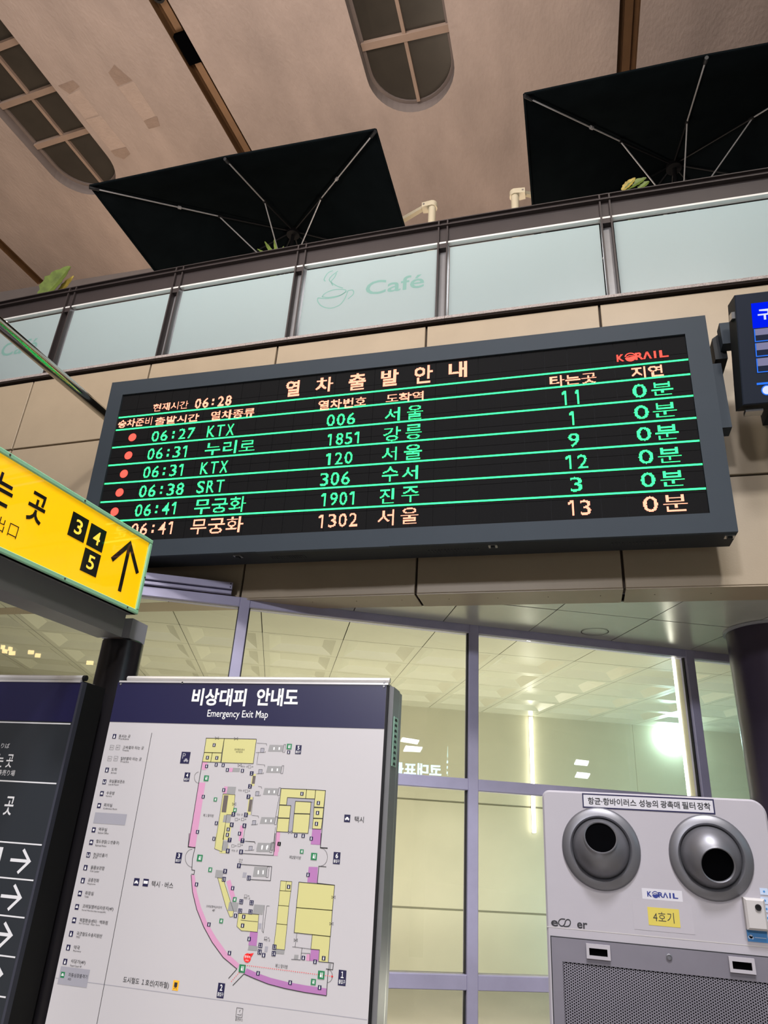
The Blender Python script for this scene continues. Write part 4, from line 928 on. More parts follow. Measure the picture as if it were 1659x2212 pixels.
# lower half
PY(yel, q7, [(290, 0), (330, 0), (310, 110), (276, 108)]); PY(yel, q7, [(330, 85), (378, 88), (374, 145), (312, 142), (316, 110)]); PY(gry, q7, [(338, 55), (376, 57), (368, 110), (330, 108)], H2)
PY(pink, q7, [(718, 0), (746, 0), (730, 162), (702, 160)]); PY(pur, q7, [(975, 0), (1042, 0), (1034, 82), (966, 78)]); LN(q7, [(1042, 0), (1036, 102), (1088, 105)], 0.0018)
PY(pink, q7, [(97, 0), (150, 0), (140, 100), (88, 98)]); LN(q7, [(97, 0), (88, 98), (138, 102), (120, 180), (115, 262), (135, 265), (130, 295), (112, 293)], 0.0018)
stair(q7, 580, 68, w_=100, h_=66); LN(q7, [(475, 55), (565, 62), (570, 75)], 0.0009); LN(q7, [(480, 145), (700, 158), (712, 0)], 0.0016)
stair(q7, 555, 240, w_=98, h_=72); LN(q7, [(455, 222), (688, 238), (678, 340), (528, 330)], 0.0016); PY(lgr, q7, [(482, 280), (508, 282), (502, 318), (476, 316)])
arcw = [(110, 298), (120, 420), (150, 545), (200, 670), (260, 780), (340, 890), (438, 972)]; arci = [(135, 300), (150, 420), (180, 530), (225, 640), (290, 750), (370, 860), (458, 940)]
PY(pink, q7, arcw + arci[::-1]); LN(q7, arcw, 0.002)
PY(gry, q7, [(288, 262), (345, 268), (330, 322), (280, 315)], H2); RM(q7, [(300, 318), (338, 322), (415, 560), (408, 598), (388, 600), (360, 530)], yel, 0.001); PY(pink, q7, [(362, 345), (390, 332), (425, 450), (402, 490)])
PY(gry, q7, [(382, 492), (450, 498), (440, 560), (372, 555)], H2); PY(gry, q7, [(562, 510), (632, 515), (622, 582), (550, 575)], H2); LN(q7, [(635, 515), (618, 700), (628, 712), (652, 520), (672, 521)], 0.001)
RM(q7, [(450, 572), (595, 582), (585, 708), (470, 698), (438, 668), (440, 640)], yel, 0.0011); LN(q7, [(465, 622), (588, 634)], 0.001); PY(lgr, q7, [(595, 645), (615, 646), (610, 685), (590, 683)])
PY(pur, q7, [(532, 705), (588, 710), (578, 808), (520, 802)]); PY(gry, q7, [(522, 805), (588, 810), (582, 842), (516, 836)], H2); PY(lgr, q7, [(640, 810), (662, 812), (655, 852), (634, 850)])
RM(q7, [(752, 340), (832, 346), (825, 415), (745, 410)], yel, 0.0011); LN(q7, [(792, 343), (786, 412)], 0.001)
RM(q7, [(745, 410), (825, 415), (810, 522), (735, 516)], yel, 0.0011); RM(q7, [(735, 516), (810, 522), (798, 655), (722, 648)], yel, 0.0011); RM(q7, [(722, 648), (798, 655), (780, 835), (700, 828)], yel, 0.0011); PY(gry, q7, [(705, 830), (780, 836), (776, 866), (698, 860)], H2)
RM(q7, [(882, 350), (1138, 372), (1122, 552), (864, 532)], yel, 0.0016); RM(q7, [(864, 532), (1122, 552), (1108, 740), (848, 712)], yel, 0.0016); RM(q7, [(978, 726), (1106, 740), (1092, 925), (1024, 920), (1030, 835), (968, 830)], yel, 0.0014)
PY(pur, q7, [(952, 240), (1018, 242), (1012, 356), (942, 350)]); LN(q7, [(1078, 240), (1025, 236), (1014, 358), (1138, 372)], 0.0018)
LN(q7, [(868, 716), (855, 815), (835, 813)], 0.001); LN(q7, [(855, 815), (968, 830)], 0.001); LN(q7, [(905, 822), (893, 908), (828, 903)], 0.0012); LN(q7, [(898, 858), (962, 862), (960, 915)], 0.001); PY(pur, q7, [(968, 832), (1026, 836), (1020, 918), (960, 914)]); PY(pink, q7, [(938, 866), (962, 867), (958, 915), (932, 912)]); PY(gry, q7, [(850, 870), (880, 872), (876, 902), (846, 900)], H2)
LN(q7, [(1092, 925), (1130, 930), (1124, 978), (1076, 972)], 0.0018); PY(gry, q7, [(1095, 935), (1114, 936), (1110, 968), (1092, 966)], H2); LN(q7, [(1092, 975), (1080, 1162)], 0.0018)
bt = [(488, 1008), (560, 1040), (660, 1080), (780, 1112), (920, 1140), (1080, 1164)]; bti = [(508, 968), (580, 1000), (680, 1036), (800, 1066), (930, 1090), (1080, 1112)]
PY(pur, q7, bt + bti[::-1]); LN(q7, bt, 0.002); LN(q7, [(438, 972), (378, 1040)], 0.0018); LN(q7, [(488, 1008), (408, 1090)], 0.0018)
# door swings
for f, c, r, a0, a1 in ((q6, (165, 795), 32, 1.6, 4.7), (q7, (120, 178), 52, 1.6, 4.7), (q7, (1035, 170), 52, -1.5, 1.5), (q7, (1085, 1022), 38, -1.5, 1.5)):
    LN(f, [(c[0]+r*math.cos(t), c[1]+r*math.sin(t)*1.25) for t in np.linspace(a0, a1, 13)], 0.0009)
for f, x, y in ((q6, 295, 513), (q6, 432, 517), (q6, 818, 1187), (q6, 458, 708), (q7, 1130, 458), (q7, 1115, 648), (q7, 860, 766), (q6, 418, 985)):
    LN(f, [(x-12, y-10), (x+12, y+10), (x+12, y-10), (x-12, y+10)], 0.0008, True)
# divider and fold lines
p = k4(1303, 565); q = k5(820, 1627); am = (p[0]+q[0])/2
line.quad(PMp, am-0.0008, 0.2, am+0.0008, p[1], H3)
fold = k5(480, 1235)[1]
lgr2 = MB().quad(PMp, X0+0.002, fold-0.0008, X1-0.006, fold+0.0008, H1); lgr2.build('sheet_seam', M_plgrey, mp)
# -- labels in the plan
navy, green = ('plan_icon', M_pnavy), ('plan_exit_icon', M_pgreen)
def icon(mb, f, x, y, r=0.0052, h=H4): c = f(x, y); return c, MB().quad(PMp, c[0]-r, c[1]-r, c[0]+r, c[1]+r, h).build(mb[0], mb[1], mp)
def man(c, r, par, h=H5, door=0):
    m_ = MB().disc(PMp, c[0], c[1]+r*0.5, r*0.25, h, 8).quad(PMp, c[0]-r*0.3, c[1]-r*0.7, c[0]+r*0.3, c[1]+r*0.2, h)
    if door: m_.quad(PMp, c[0]+r*0.5, c[1]-r*0.8, c[0]+r*0.75, c[1]+r*0.8, h)
    m_.build('pictogram', M_pwhite, par)
for f, x, y in ((q6, 275, 562), (q6, 227, 652), (q6, 294, 654), (q6, 221, 714), (q6, 370, 740), (q6, 478, 746), (q6, 197, 932), (q6, 344, 884), (q6, 291, 1122), (q6, 156, 1184), (q6, 274, 1233), (q6, 376, 1166), (q6, 370, 1205), (q6, 457, 1196), (q6, 904, 911), (q6, 1022, 977), (q6, 1016, 1048), (q6, 1008, 1126), (q6, 860, 1210), (q6, 913, 1213), (q6, 971, 1232), (q6, 741, 1270), (q6, 809, 613), (q6, 290, 703), (q6, 340, 706),
                (q7, 149, 366), (q7, 408, 393), (q7, 238, 653), (q7, 385, 858), (q7, 428, 590), (q7, 487, 597), (q7, 479, 661), (q7, 526, 757), (q7, 630, 873), (q7, 590, 1003), (q7, 820, 1070), (q7, 1031, 1105), (q7, 809, 383), (q7, 948, 297), (q7, 914, 893), (q7, 998, 920), (q7, 1060, 895), (q7, 741, 76)):
    c, ic = icon(navy, f, x, y); man(c, 0.0052, ic)
for f, x, y, r in ((q6, 813, 573, 0.0085), (q6, 219, 800, 0.0085), (q6, 284, 952, 0.0058), (q6, 424, 1028, 0.0058), (q6, 903, 1325, 0.0058), (q7, 172, 177, 0.0092), (q7, 247, 261, 0.0062), (q7, 990, 166, 0.0095), (q7, 422, 474, 0.006), (q7, 326, 628, 0.006), (q7, 476, 969, 0.0098), (q7, 1042, 1015, 0.0098), (q7, 986, 1065, 0.0072)):
    c, ic = icon(green, f, x, y, r); man((c[0]-r*0.1, c[1]), r*0.8, ic, H5, 1)
for t, f, x, y in (('1', q6, 544, 765), ('2', q6, 532, 858), ('3', q6, 521, 932), ('5', q6, 413, 1058), ('5', q6, 503, 1062), ('6', q6, 401, 1133), ('6', q6, 492, 1140), ('7', q6, 386, 1242), ('7', q6, 478, 1247), ('8', q7, 373, 126), ('8', q7, 468, 133), ('9', q7, 453, 232), ('9', q7, 354, 272), ('10', q7, 345, 329), ('10', q7, 524, 320), ('11', q7, 469, 490), ('11', q7, 543, 497), ('12', q7, 461, 557), ('12', q7, 535, 563), ('13', q7, 607, 803), ('14', q7, 601, 850), ('13', q7, 707, 815), ('14', q7, 702, 862)):
    c, ic = icon(('gate_number', M_pnavy), f, x, y, 0.0062); wd = 0.0022 if len(t) == 1 else 0.0042; MB().text(PMp, ''.join(chr(ord(k_)+0xFEE0) for k_ in t), c[0]-wd, c[1]-0.0042, c[0]+wd, c[1]+0.0042, H5, 0.015).build('number', M_pwhite, ic)
tx = MB()
T(tx, q6, '제1맞이방', 195, 1075, 271, 0.0085); T(tx, q7, '제2맞이방', 812, 182, 897, 0.009); T(tx, q7, '제1맞이방', 712, 962, 802, 0.0095); T(tx, q6, '한국철도공사', 420, 600, 493, 0.006); T(tx, q6, '대구본부', 430, 618, 478, 0.006)
T(tx, q7, '코레일멤버십라운지', 217, 530, 330, 0.0065); T(tx, q7, '4F', 260, 560, 280, 0.006)
for f, x, y in ((q6, 472, 722), (q6, 448, 893), (q6, 436, 1066), (q7, 400, 130), (q7, 488, 472), (q7, 632, 772)): T(tx, f, '타는 곳', x, y, x+44, 0.0058)
T(tx, q7, '안내', 452, 195, 478, 0.005); T(tx, q7, '부스', 450, 212, 476, 0.005)
for f, x, y in ((q6, 520, 718), (q6, 497, 892), (q6, 470, 1095), (q6, 445, 1280), (q7, 492, 450), (q7, 636, 752), (q6, 425, 1095), (q6, 400, 1285)):
    LN(f, [(x, y-9), (x+18, y-9), (x+18, y+9), (x, y+9)], 0.0007, True); LN(f, [(x+22, y), (x+34, y), (x+28, y-6)], 0.0008)
T(tx, q6, '택시', 1280, 1115, 1346, 0.0165, 0.008); T(tx, k5, '택시 · 버스', 1292, 455, 1478, 0.0165, 0.004); T(tx, k5, '도시철도 1호선(지하철)', 1047, 1280, 1445, 0.0175, 0.006)
T(tx, q7, '흡연부스', 425, 1342, 480, 0.0072)
a = q7(456, 1285); line.stroke(PMp, [(a[0]-0.0095, a[1]-0.0105), (a[0]+0.0095, a[1]-0.0105), (a[0]+0.0095, a[1]+0.0105), (a[0]-0.0095, a[1]+0.0105)], 0.0011, H3, True); line.stroke(PMp, [(a[0]-0.006, a[1]-0.005), (a[0]+0.006, a[1]-0.005), (a[0]+0.006, a[1]-0.002)], 0.0011, H3); line.stroke(PMp, [(a[0]+0.001, a[1]+0.001), (a[0]-0.001, a[1]+0.004), (a[0]+0.003, a[1]+0.006)], 0.0008, H3)
# -- exit number plates
for n, f, x, y, wd, hh in (('5', q6, 878, 595, 0.020, 0.0275), ('4', q6, 80, 791, 0.020, 0.0275), ('3', q7, 20, 176, 0.0208, 0.0295), ('6', q7, 1153, 178, 0.0215, 0.032), ('2', q7, 323, 1127, 0.0215, 0.036), ('1', q7, 1192, 1036, 0.0225, 0.0365)):
    c = f(x, y); wd *= 0.5; hh *= 0.5
    pl_ = MB().quad(PMp, c[0]-wd, c[1]-hh, c[0]+wd, c[1]+hh, H2).build('exit_number_plate', M_pnavy, mp)
    m_ = MB().text(PMp, n.replace('1', '１'), c[0]-wd*0.36, c[1]-hh*0.02, c[0]+wd*0.36, c[1]+hh*0.82, H3, 0.02); m_.text(PMp, '출입구', c[0]-wd*0.82, c[1]-hh*0.78, c[0]+wd*0.82, c[1]-hh*0.22, H3, 0.012); m_.build('plate_text', M_pwhite, pl_)
# -- parking, taxi, bus, metro pictograms
def car(mb, a, b, s, h):
    mb.poly(PMp, [(a-s, b-s*0.35), (a+s, b-s*0.35), (a+s, b+s*0.15), (a+s*0.62, b+s*0.2), (a+s*0.45, b+s*0.75), (a-s*0.45, b+s*0.75), (a-s*0.62, b+s*0.2), (a-s, b+s*0.15)], h)
    for k in (-0.65, 0.65): mb.quad(PMp, a+s*k-s*0.2, b-s*0.65, a+s*k+s*0.2, b-s*0.35, h)
c = q6(68, 653); pk = MB().quad(PMp, c[0]-0.0165, c[1]-0.0185, c[0]+0.0165, c[1]+0.0185, H2).build('parking_plate', M_pnavy, mp)
m_ = MB(); m_.text(PMp, 'P', c[0]-0.011, c[1]-0.003, c[0]+0.000, c[1]+0.014, H3, 0.0); car(m_, c[0]+0.004, c[1]-0.0085, 0.008, H3); m_.build('pictogram', M_plgrey, pk)
for f, x, y, bus in ((q6, 1228, 1088, 0), (k5, 1165, 415, 0), (k5, 1244, 421, 1)):
    c = f(x, y); pk = MB().quad(PMp, c[0]-0.0095, c[1]-0.0105, c[0]+0.0095, c[1]+0.0105, H2).build('transport_plate', M_pnavy, mp); m_ = MB()
    if bus: m_.quad(PMp, c[0]-0.0075, c[1]-0.003, c[0]+0.0075, c[1]+0.005, H3)
    else: car(m_, c[0], c[1]-0.001, 0.0065, H3)
    m_.build('pictogram', M_pwhite, pk)
c = k5(1500, 1298); pk = MB().quad(PMp, c[0]-0.0095, c[1]-0.0125, c[0]+0.0095, c[1]+0.0125, H2).build('metro_plate', M_porange, mp)
MB().quad(PMp, c[0]-0.005, c[1]-0.004, c[0]+0.005, c[1]+0.0075, H3).stroke(PMp, [(c[0]-0.005, c[1]-0.009), (c[0], c[1]-0.004), (c[0]+0.005, c[1]-0.009)], 0.0013, H3).build('pictogram', M_pblack, pk)
# -- red balloon, dotted route
c = q7(513, 893); bl = MB().disc(PMp, c[0], c[1], 0.0115, H4).poly(PMp, [(c[0]+0.003, c[1]+0.0105), q7(560, 858), (c[0]+0.0105, c[1]+0.002)][::-1], H4).build('you_are_here_balloon', M_pred, mp)
MB().text(PMp, '현위치', c[0]-0.009, c[1]-0.0005, c[0]+0.009, c[1]+0.006, H5, 0.01).text(PMp, '역무실', c[0]-0.005, c[1]-0.008, c[0]+0.005, c[1]-0.004, H5, 0.0).build('balloon_text', M_pwhite, bl)
rt = MB(); p, q = q7(500, 945), q7(1120, 1025)
for k in range(42): a = p + (q-p)*k/41; rt.quad(PMp, a[0]-0.0014, a[1]-0.0008, a[0]+0.0014, a[1]+0.0008, H4)
rt.poly(PMp, [q7(1114, 1034), q7(1130, 1026), q7(1116, 1016)], H4)
p, q = q7(465, 985), q7(400, 1060)
for k in range(7): a = p + (q-p)*k/6; rt.quad(PMp, a[0]-0.001, a[1]-0.001, a[0]+0.001, a[1]+0.001, H4)
rt.build('route_dots', M_pred, mp)
# -- legend
LEG = [(k4, 977, 595, '표사는 곳', 1012, 605, 1112, 'Tickets', 622, 1100, 0), (k4, 955, 690, '고속열차 타는 곳', 1047, 702, 1227, 'Tracks', 720, 1100, 1), (k4, 937, 785, '일반열차 타는 곳', 1028, 797, 1208, 'Tracks', 817, 1100, 1),
       (k4, 914, 882, '도착', 950, 890, 997, 'Arrivals', 912, 995, 0), (k4, 892, 983, '유실물보관소', 930, 990, 1065, 'Lost & Found', 1011, 1012, 0), (k4, 870, 1083, '수유방', 907, 1091, 977, 'Nursery', 1112, 955, 0), (k4, 847, 1186, '회의실', 885, 1194, 957, 'Conference Room', 1216, 1000, 0),
       (k4, 801, 1393, '역무실', 840, 1402, 912, 'Station Office', 1424, 927, 0), (k4, 780, 1499, '철도경찰(1번출구)', 818, 1508, 1017, 'Railroad Police', 1532, 908, 0), (k4, 755, 1606, '현금인출기', 796, 1618, 915, 'ATM', 1637, 828, 0), (k4, 731, 1715, '물품보관함', 773, 1727, 892, 'Coin Locker', 1750, 848, 0),
       (k5, 708, 403, '공중전화', 750, 412, 845, 'Payphone', 438, 815, 0), (k5, 683, 514, '화장실', 725, 524, 798, 'Toilet', 547, 757, 0), (k5, 658, 628, '코레일멤버십라운지(4F)', 703, 640, 970, 'Korail Membership lounge(4F)', 663, 905, 0), (k5, 634, 742, '복합환승센터 · 백화점', 678, 755, 922, 'Bus Terminal - Dept. Store', 776, 855, 0),
       (k5, 608, 857, '국군철도수송지원반', 652, 870, 875, 'TMO', 892, 682, 0), (k5, 584, 975, '약국', 628, 988, 680, 'Pharmacy', 1011, 693, 0), (k5, 557, 1095, '식당가(4F)', 603, 1110, 730, 'Food Court 4F', 1135, 698, 0), (k5, 536, 1207, '자동심장충격기', 582, 1222, 748, 'AED', 1250, 607, 2)]
rnd = random.Random(3)
p, q = k5(490, 1285), k5(770, 1165); MB().quad(PMp, p[0], p[1], q[0], q[1], H2).build('sticker', M_plgrey, mp)
p, q = k4(795, 1335), k4(1085, 1260); MB().quad(PMp, p[0], p[1], q[0], q[1], H2).build('faded_sticker', M_plgrey, mp, label='faded grey sticker over one legend line')
for f, x, y, t, x0, y0, x1, sub, ys_, xs1, kind_ in LEG:
    c = f(x, y)
    if kind_ == 1:
        for off in (0, 52):
            c = f(x+off, y); r = 0.0072
            line.stroke(PMp, [(c[0]-r, c[1]-r), (c[0]+r, c[1]-r), (c[0]+r, c[1]+r), (c[0]-r, c[1]+r)], 0.0007, H3, True); tx.text(PMp, 'KTX' if y < 740 and off == 0 else ('SRT' if y < 740 else '일반'), c[0]-r*0.7, c[1]-0.002, c[0]+r*0.7, c[1]+0.002, H3)
    else:
        r = 0.0068; ic = MB().quad(PMp, c[0]-r, c[1]-r*1.12, c[0]+r, c[1]+r*1.12, H3).build('legend_icon', M_pgreen if kind_ == 2 else M_pnavy, mp)
        m_ = MB(); st = rnd.randrange(4)
        if st == 0: m_.disc(PMp, c[0], c[1], r*0.55, H4, 10)
        elif st == 1: m_.disc(PMp, c[0], c[1]+r*0.45, r*0.24, H4, 8).quad(PMp, c[0]-r*0.4, c[1]-r*0.8, c[0]+r*0.4, c[1]+r*0.15, H4)
        elif st == 2: m_.stroke(PMp, [(c[0]-r*0.5, c[1]+r*0.6), (c[0]-r*0.5, c[1]-r*0.5), (c[0]+r*0.5, c[1]-r*0.5), (c[0]+r*0.5, c[1]+r*0.6)], r*0.3, H4)
        else: m_.quad(PMp, c[0]-r*0.65, c[1]-r*0.4, c[0]+r*0.65, c[1]+r*0.1, H4).quad(PMp, c[0]-r*0.4, c[1]+r*0.2, c[0]+r*0.4, c[1]+r*0.55, H4)
        m_.build('pictogram', M_pwhite, ic)
    T(tx, f, t, x0, y0, x1, 0.0105 if '(' not in t else 0.0118, 0.004); T(tx, f, sub, x0-4, ys_, xs1, 0.0052)
tx.build('train_mark_text', M_pblack, mp, kind='stuff'); line.build('plan_lines', M_pblack, mp)

# ================================================================== DIRECTORY BOARD AT THE LEFT
XR = -0.7835*YM; XL = -2.85
db = empty('directory_board', ((XL+XR)/2, YM+0.08, 0), 'dark directory board with white arrows at the left edge', 'sign board')
MB().box((XL, YM+0.006, 0.12), (XR, YM+0.14, ZTOP-0.006)).build('case', M_black, db)
MB().box((XL+0.05, YM+0.03, 0), (XR-0.05, YM+0.12, 0.12)).build('plinth', M_black, db)
MB().box((XL, YM, 0.12), (XR-0.003, YM+0.006, ZTOP-0.01)).build('face', M_dirface, db)
MB().box((XL, YM-0.001, 1.6+0.131*YM), (XR-0.003, YM, ZTOP-0.01)).build('heading_band', M_navy, db)
MB().box((XR-0.003, YM-0.002, 0.12), (XR+0.006, YM+0.02, ZTOP-0.01)).build('edge_profile', mat('edge_dark', rgb(70, 72, 84), 0.35, metal=0.5), db)
MB().box((XL, YM-0.004, ZTOP-0.012), (XR-0.006, YM+0.08, ZTOP-0.004)).build('top_strip', M_alu2, db)
MB().tube([(XL, YM+0.01, ZTOP+0.006), (XR-0.004, YM+0.01, ZTOP+0.006)], 0.010, 10).build('top_rail', M_alu2, db, smooth=True)
MB().tube([(XR-0.006, YM+0.01, ZTOP+0.006), (XR+0.006, YM+0.01, ZTOP+0.006)], 0.0105, 10).build('rail_end_cap', M_black, db, smooth=True)
dl = MB()
for (x, y), f in (((300, 481), k4), ((480, 998), k4), ((350, 1521), k4), ((280, 402), k5), ((200, 720), k5), ((120, 1057), k5), ((40, 1398), k5)):
    b = f(x, y)[1]; dl.quad(PMp, XL+0.01, b-0.0022, XR-0.008, b+0.0022, H2)
dl.build('rules', M_dirtext, db)
dt = MB()
p, q = k4(40, 860), k4(125, 750); w0 = q[0]-p[0]; dt.text(PMp, '곳', p[0], p[1], q[0], q[1], H2, 0.012)
b = k4(0, 860); dt.text(PMp, '는', p[0]-w0*1.45, p[1], p[0]-w0*0.45, q[1], H2, 0.012)
p, q = k4(18, 1265), k4(135, 1110); w0 = q[0]-p[0]; dt.text(PMp, '곳', p[0], p[1], q[0], q[1], H2, 0.012)
p, q = k4(5, 694), k4(88, 655); dt.text(PMp, 'のりば', p[0]-0.022, p[1], q[0], q[1], H2); p, q = k4(0, 928), k4(135, 884); dt.text(PMp, '券売り場', p[0]-0.012, p[1], q[0], q[1], H2)
dt.build('printed_text', M_dirtext, db)
for f, sh, b1, tip, b2 in ((k4, (88, 1655), (203, 1560), (252, 1662), (150, 1760)), (k5, (8, 535), (125, 440), (175, 550), (68, 652)), (k5, (-70, 853), (42, 762), (97, 870), (-10, 972)), (k5, (-150, 1190), (-40, 1090), (15, 1200), (-90, 1300))):
    a_ = MB().stroke(PMp, [f(*b1), f(*tip), f(*b2)], 0.0095, H3); t_ = f(*tip); s_ = f(*sh); a_.stroke(PMp, [(s_[0], t_[1]), (t_[0]-0.006, t_[1])], 0.0095, H2); a_.build('arrow', M_dirtext, db)
p, q = k4(-40, 1700), k4(40, 1542); MB().quad(PMp, p[0]-0.02, p[1], q[0]-0.004, q[1], H2).build('pictogram_plate', M_dirtext, db)

# ================================================================== AIR PURIFIER
YP = 2.6; PP = Plane((0, YP, 0), (1, 0, 0), (0, 0, 1)); z8 = lambda x, y: PP.uv(1159+x/3.318, 1680+y/3.318)
AX0, AX1, AZ = -0.1215, 0.566, 1.76
ap = empty('air_purifier', ((AX0+AX1)/2, YP+0.2, 0), 'white standing air purifier with two metal ball nozzles and a perforated grille', 'air purifier')
rr = 0.045
out = [(AX0, 0.06), (AX1, 0.06)] + [(AX1-rr+rr*math.cos(t), AZ-rr+rr*math.sin(t)) for t in np.linspace(0, math.pi/2, 9)] + [(AX0+rr*0.55-rr*0.55*math.cos(t), AZ-rr*0.55+rr*0.55*math.sin(t)) for t in np.linspace(math.pi/2, 0, 9)]
b_ = MB(); e_ = 0.006; cen = np.mean(np.array(out), axis=0)
inn = inset(out, e_)
b_.prism([PP.p(a, b, -e_) for a, b in out], -PP.n*0.40)
if len(inn) == len(out):
    n_ = len(out); 
    # match the inset ring to the outline by nearest point
    io = [min(inn, key=lambda p: (p[0]-a)**2+(p[1]-b)**2) for a, b in out]
    b_.add([PP.p(a, b, -e_) for a, b in out] + [PP.p(a, b, 0) for a, b in io], [(i, (i+1) % n_, (i+1) % n_+n_, i+n_) for i in range(n_)] + [tuple(range(n_, 2*n_))])
else: b_.prism([PP.p(a, b, 0) for a, b in out], -PP.n*e_)
b_.build('body', M_white, ap)
MB().box((AX0+0.03, YP+0.03, 0), (AX1-0.03, YP+0.38, 0.06)).build('plinth', M_black, ap)
# seam between upper shell and the service band
zs = (z8(70, 1072)[1]+z8(1640, 1185)[1])/2 - 0.004
MB().pbox(PP, AX0+0.001, zs-0.0012, AX1-0.001, zs+0.0012, -0.001, 0.0006).build('shell_seam', M_white2, ap)
# label
p, q = z8(325, 205), z8(1275, 170); p2, q2 = z8(335, 97), z8(1283, 275)
la0, la1, lb0, lb1 = z8(328, 150)[0], z8(1277, 220)[0], (z8(332, 203)[1]+z8(1283, 275)[1])/2, (z8(325, 97)[1]+z8(1270, 168)[1])/2
lb = MB().pbox(PP, la0, lb0, la1, lb1, 0.0, 0.0008).build('filter_label', M_label, ap)
MB().stroke(PP, [(la0+0.002, lb0+0.002), (la1-0.002, lb0+0.002), (la1-0.002, lb1-0.002), (la0+0.002, lb1-0.002)], 0.004, 0.0012, True).build('label_border', M_pnavy, lb)
m_ = MB(); bb = lb0 + (lb1-lb0)*0.25; bt_ = lb1-(lb1-lb0)*0.26
for t, xa, xb in (('항균·항바이러스', 367, 712), ('성능의', 733, 868), ('광촉매', 888, 1025), ('필터', 1043, 1137), ('장착', 1152, 1247)):
    ya = 150 + (xa-367)*0.077; m_.text(PP, t, z8(xa, ya)[0], bb, z8(xb, ya)[0], bt_, 0.0013, 0.018)
m_.build('label_text', M_pblack, lb)
# nozzles
def nozzle(cx_, cy_, hx, hy, label):
    c = z8(cx_, cy_); hpt = z8(hx, hy)
    nz = MB().lathe(PP, c[0], c[1], [(0.122, 0.0), (0.121, 0.005), (0.116, 0.010), (0.096, 0.014), (0.093, 0.012), (0.088, 0.002), (0.087, -0.03)], 56).build('nozzle', M_brush, ap, smooth=True, label=label)
    rb = 0.091; cb = PP.p(c[0], c[1], -0.02)
    d = np.array([hpt[0]-c[0], hpt[1]-c[1]]); rl = min(np.linalg.norm(d), 0.055); d = d/np.linalg.norm(d)
    # axis of the ball towards the hole centre
    hgt = math.sqrt(rb*rb - rl*rl); axn = nrm(PP.ex*d[0]*rl + PP.ey*d[1]*rl + PP.n*hgt); ax1 = nrm(np.cross(axn, PP.ey)); ax2 = np.cross(axn, ax1)
    prof = []
    th = math.asin(0.050/rb)
    for t in np.linspace(math.pi*0.95, th, 26): prof.append((rb*math.sin(t), rb*math.cos(t)))
    q = PP.uv; pl0 = Plane(cb, PP.ex, PP.ey)
    ball = MB().lathe(pl0, 0, 0, prof, 48, (ax1, ax2, axn)).build('ball', M_brush, nz, smooth=True)
    z0 = rb*math.cos(th); MB().lathe(pl0, 0, 0, [(0.050, z0), (0.0525, z0+0.002), (0.050, z0+0.004), (0.047, z0+0.002), (0.047, z0-0.006)], 48, (ax1, ax2, axn)).build('outlet', M_brush, nz, smooth=True)
    MB().lathe(pl0, 0, 0, [(0.0485, z0-0.003), (0.0, z0-0.005)], 40, (ax1, ax2, axn)).build('outlet_void', M_hole, nz)
nozzle(461, 505, 455, 415, 'ball nozzle aimed upward'); nozzle(1248, 567, 1283, 632, 'ball nozzle aimed downward')
# logo sticker
a0, a1 = z8(757, 840)[0], z8(1045, 850)[0]; b0, b1 = (z8(760, 870)[1]+z8(1043, 886)[1])/2, (z8(752, 793)[1]+z8(1038, 808)[1])/2
st_ = MB().pbox(PP, a0, b0, a1, b1, 0, 0.0006).build('logo_sticker', M_label, ap)
p, q = z8(795, 862), z8(1010, 815); hb = (z8(795, 815)[1]-z8(795, 860)[1]); mid = (b0+b1)/2; logo(PP, p[0], mid-hb/2, q[0], mid+hb/2, 0.001, 0.035, M_logo, st_)
# tape and yellow note
p, q = z8(700, 1085), z8(1112, 895); MB().pbox(PP, p[0], p[1], q[0], q[1], 0.0003, 0.0006).build('clear_tape', M_tape, ap)
a0, a1 = z8(800, 1000)[0], z8(1025, 1000)[0]; b0, b1 = (z8(805, 1060)[1]+z8(1030, 1070)[1])/2, (z8(797, 927)[1]+z8(1015, 942)[1])/2
nt_ = MB().pbox(PP, a0, b0, a1, b1, 0.0006, 0.0012).build('yellow_note', M_yel2, ap)
p = z8(838, 1030); MB().text(PP, '4호기', p[0], b0+(b1-b0)*0.2, z8(988, 1030)[0], b1-(b1-b0)*0.22, 0.0016, -0.004).build('note_text', M_pblack, nt_)
m_ = MB()
for t, xa, xb in (('e', 105, 155), ('er', 292, 365)): p = z8(xa, 1062 if t == 'e' else 1078); m_.text(PP, t, p[0], p[1], z8(xb, 1060)[0], p[1]+0.0165, 0.0008, 0.02)
w_ = []
for x, y in ((205, 1012), (178, 1010), (162, 1022), (158, 1040), (172, 1058), (190, 1060), (202, 1045), (208, 1025), (222, 1014), (238, 1020), (243, 1040), (232, 1060), (212, 1064), (196, 1062)): w_.append(z8(x, y+2))
m_.stroke(PP, smooth_path(w_, 4), 0.0030, 0.0008); m_.build('maker_text', M_pblack, ap)
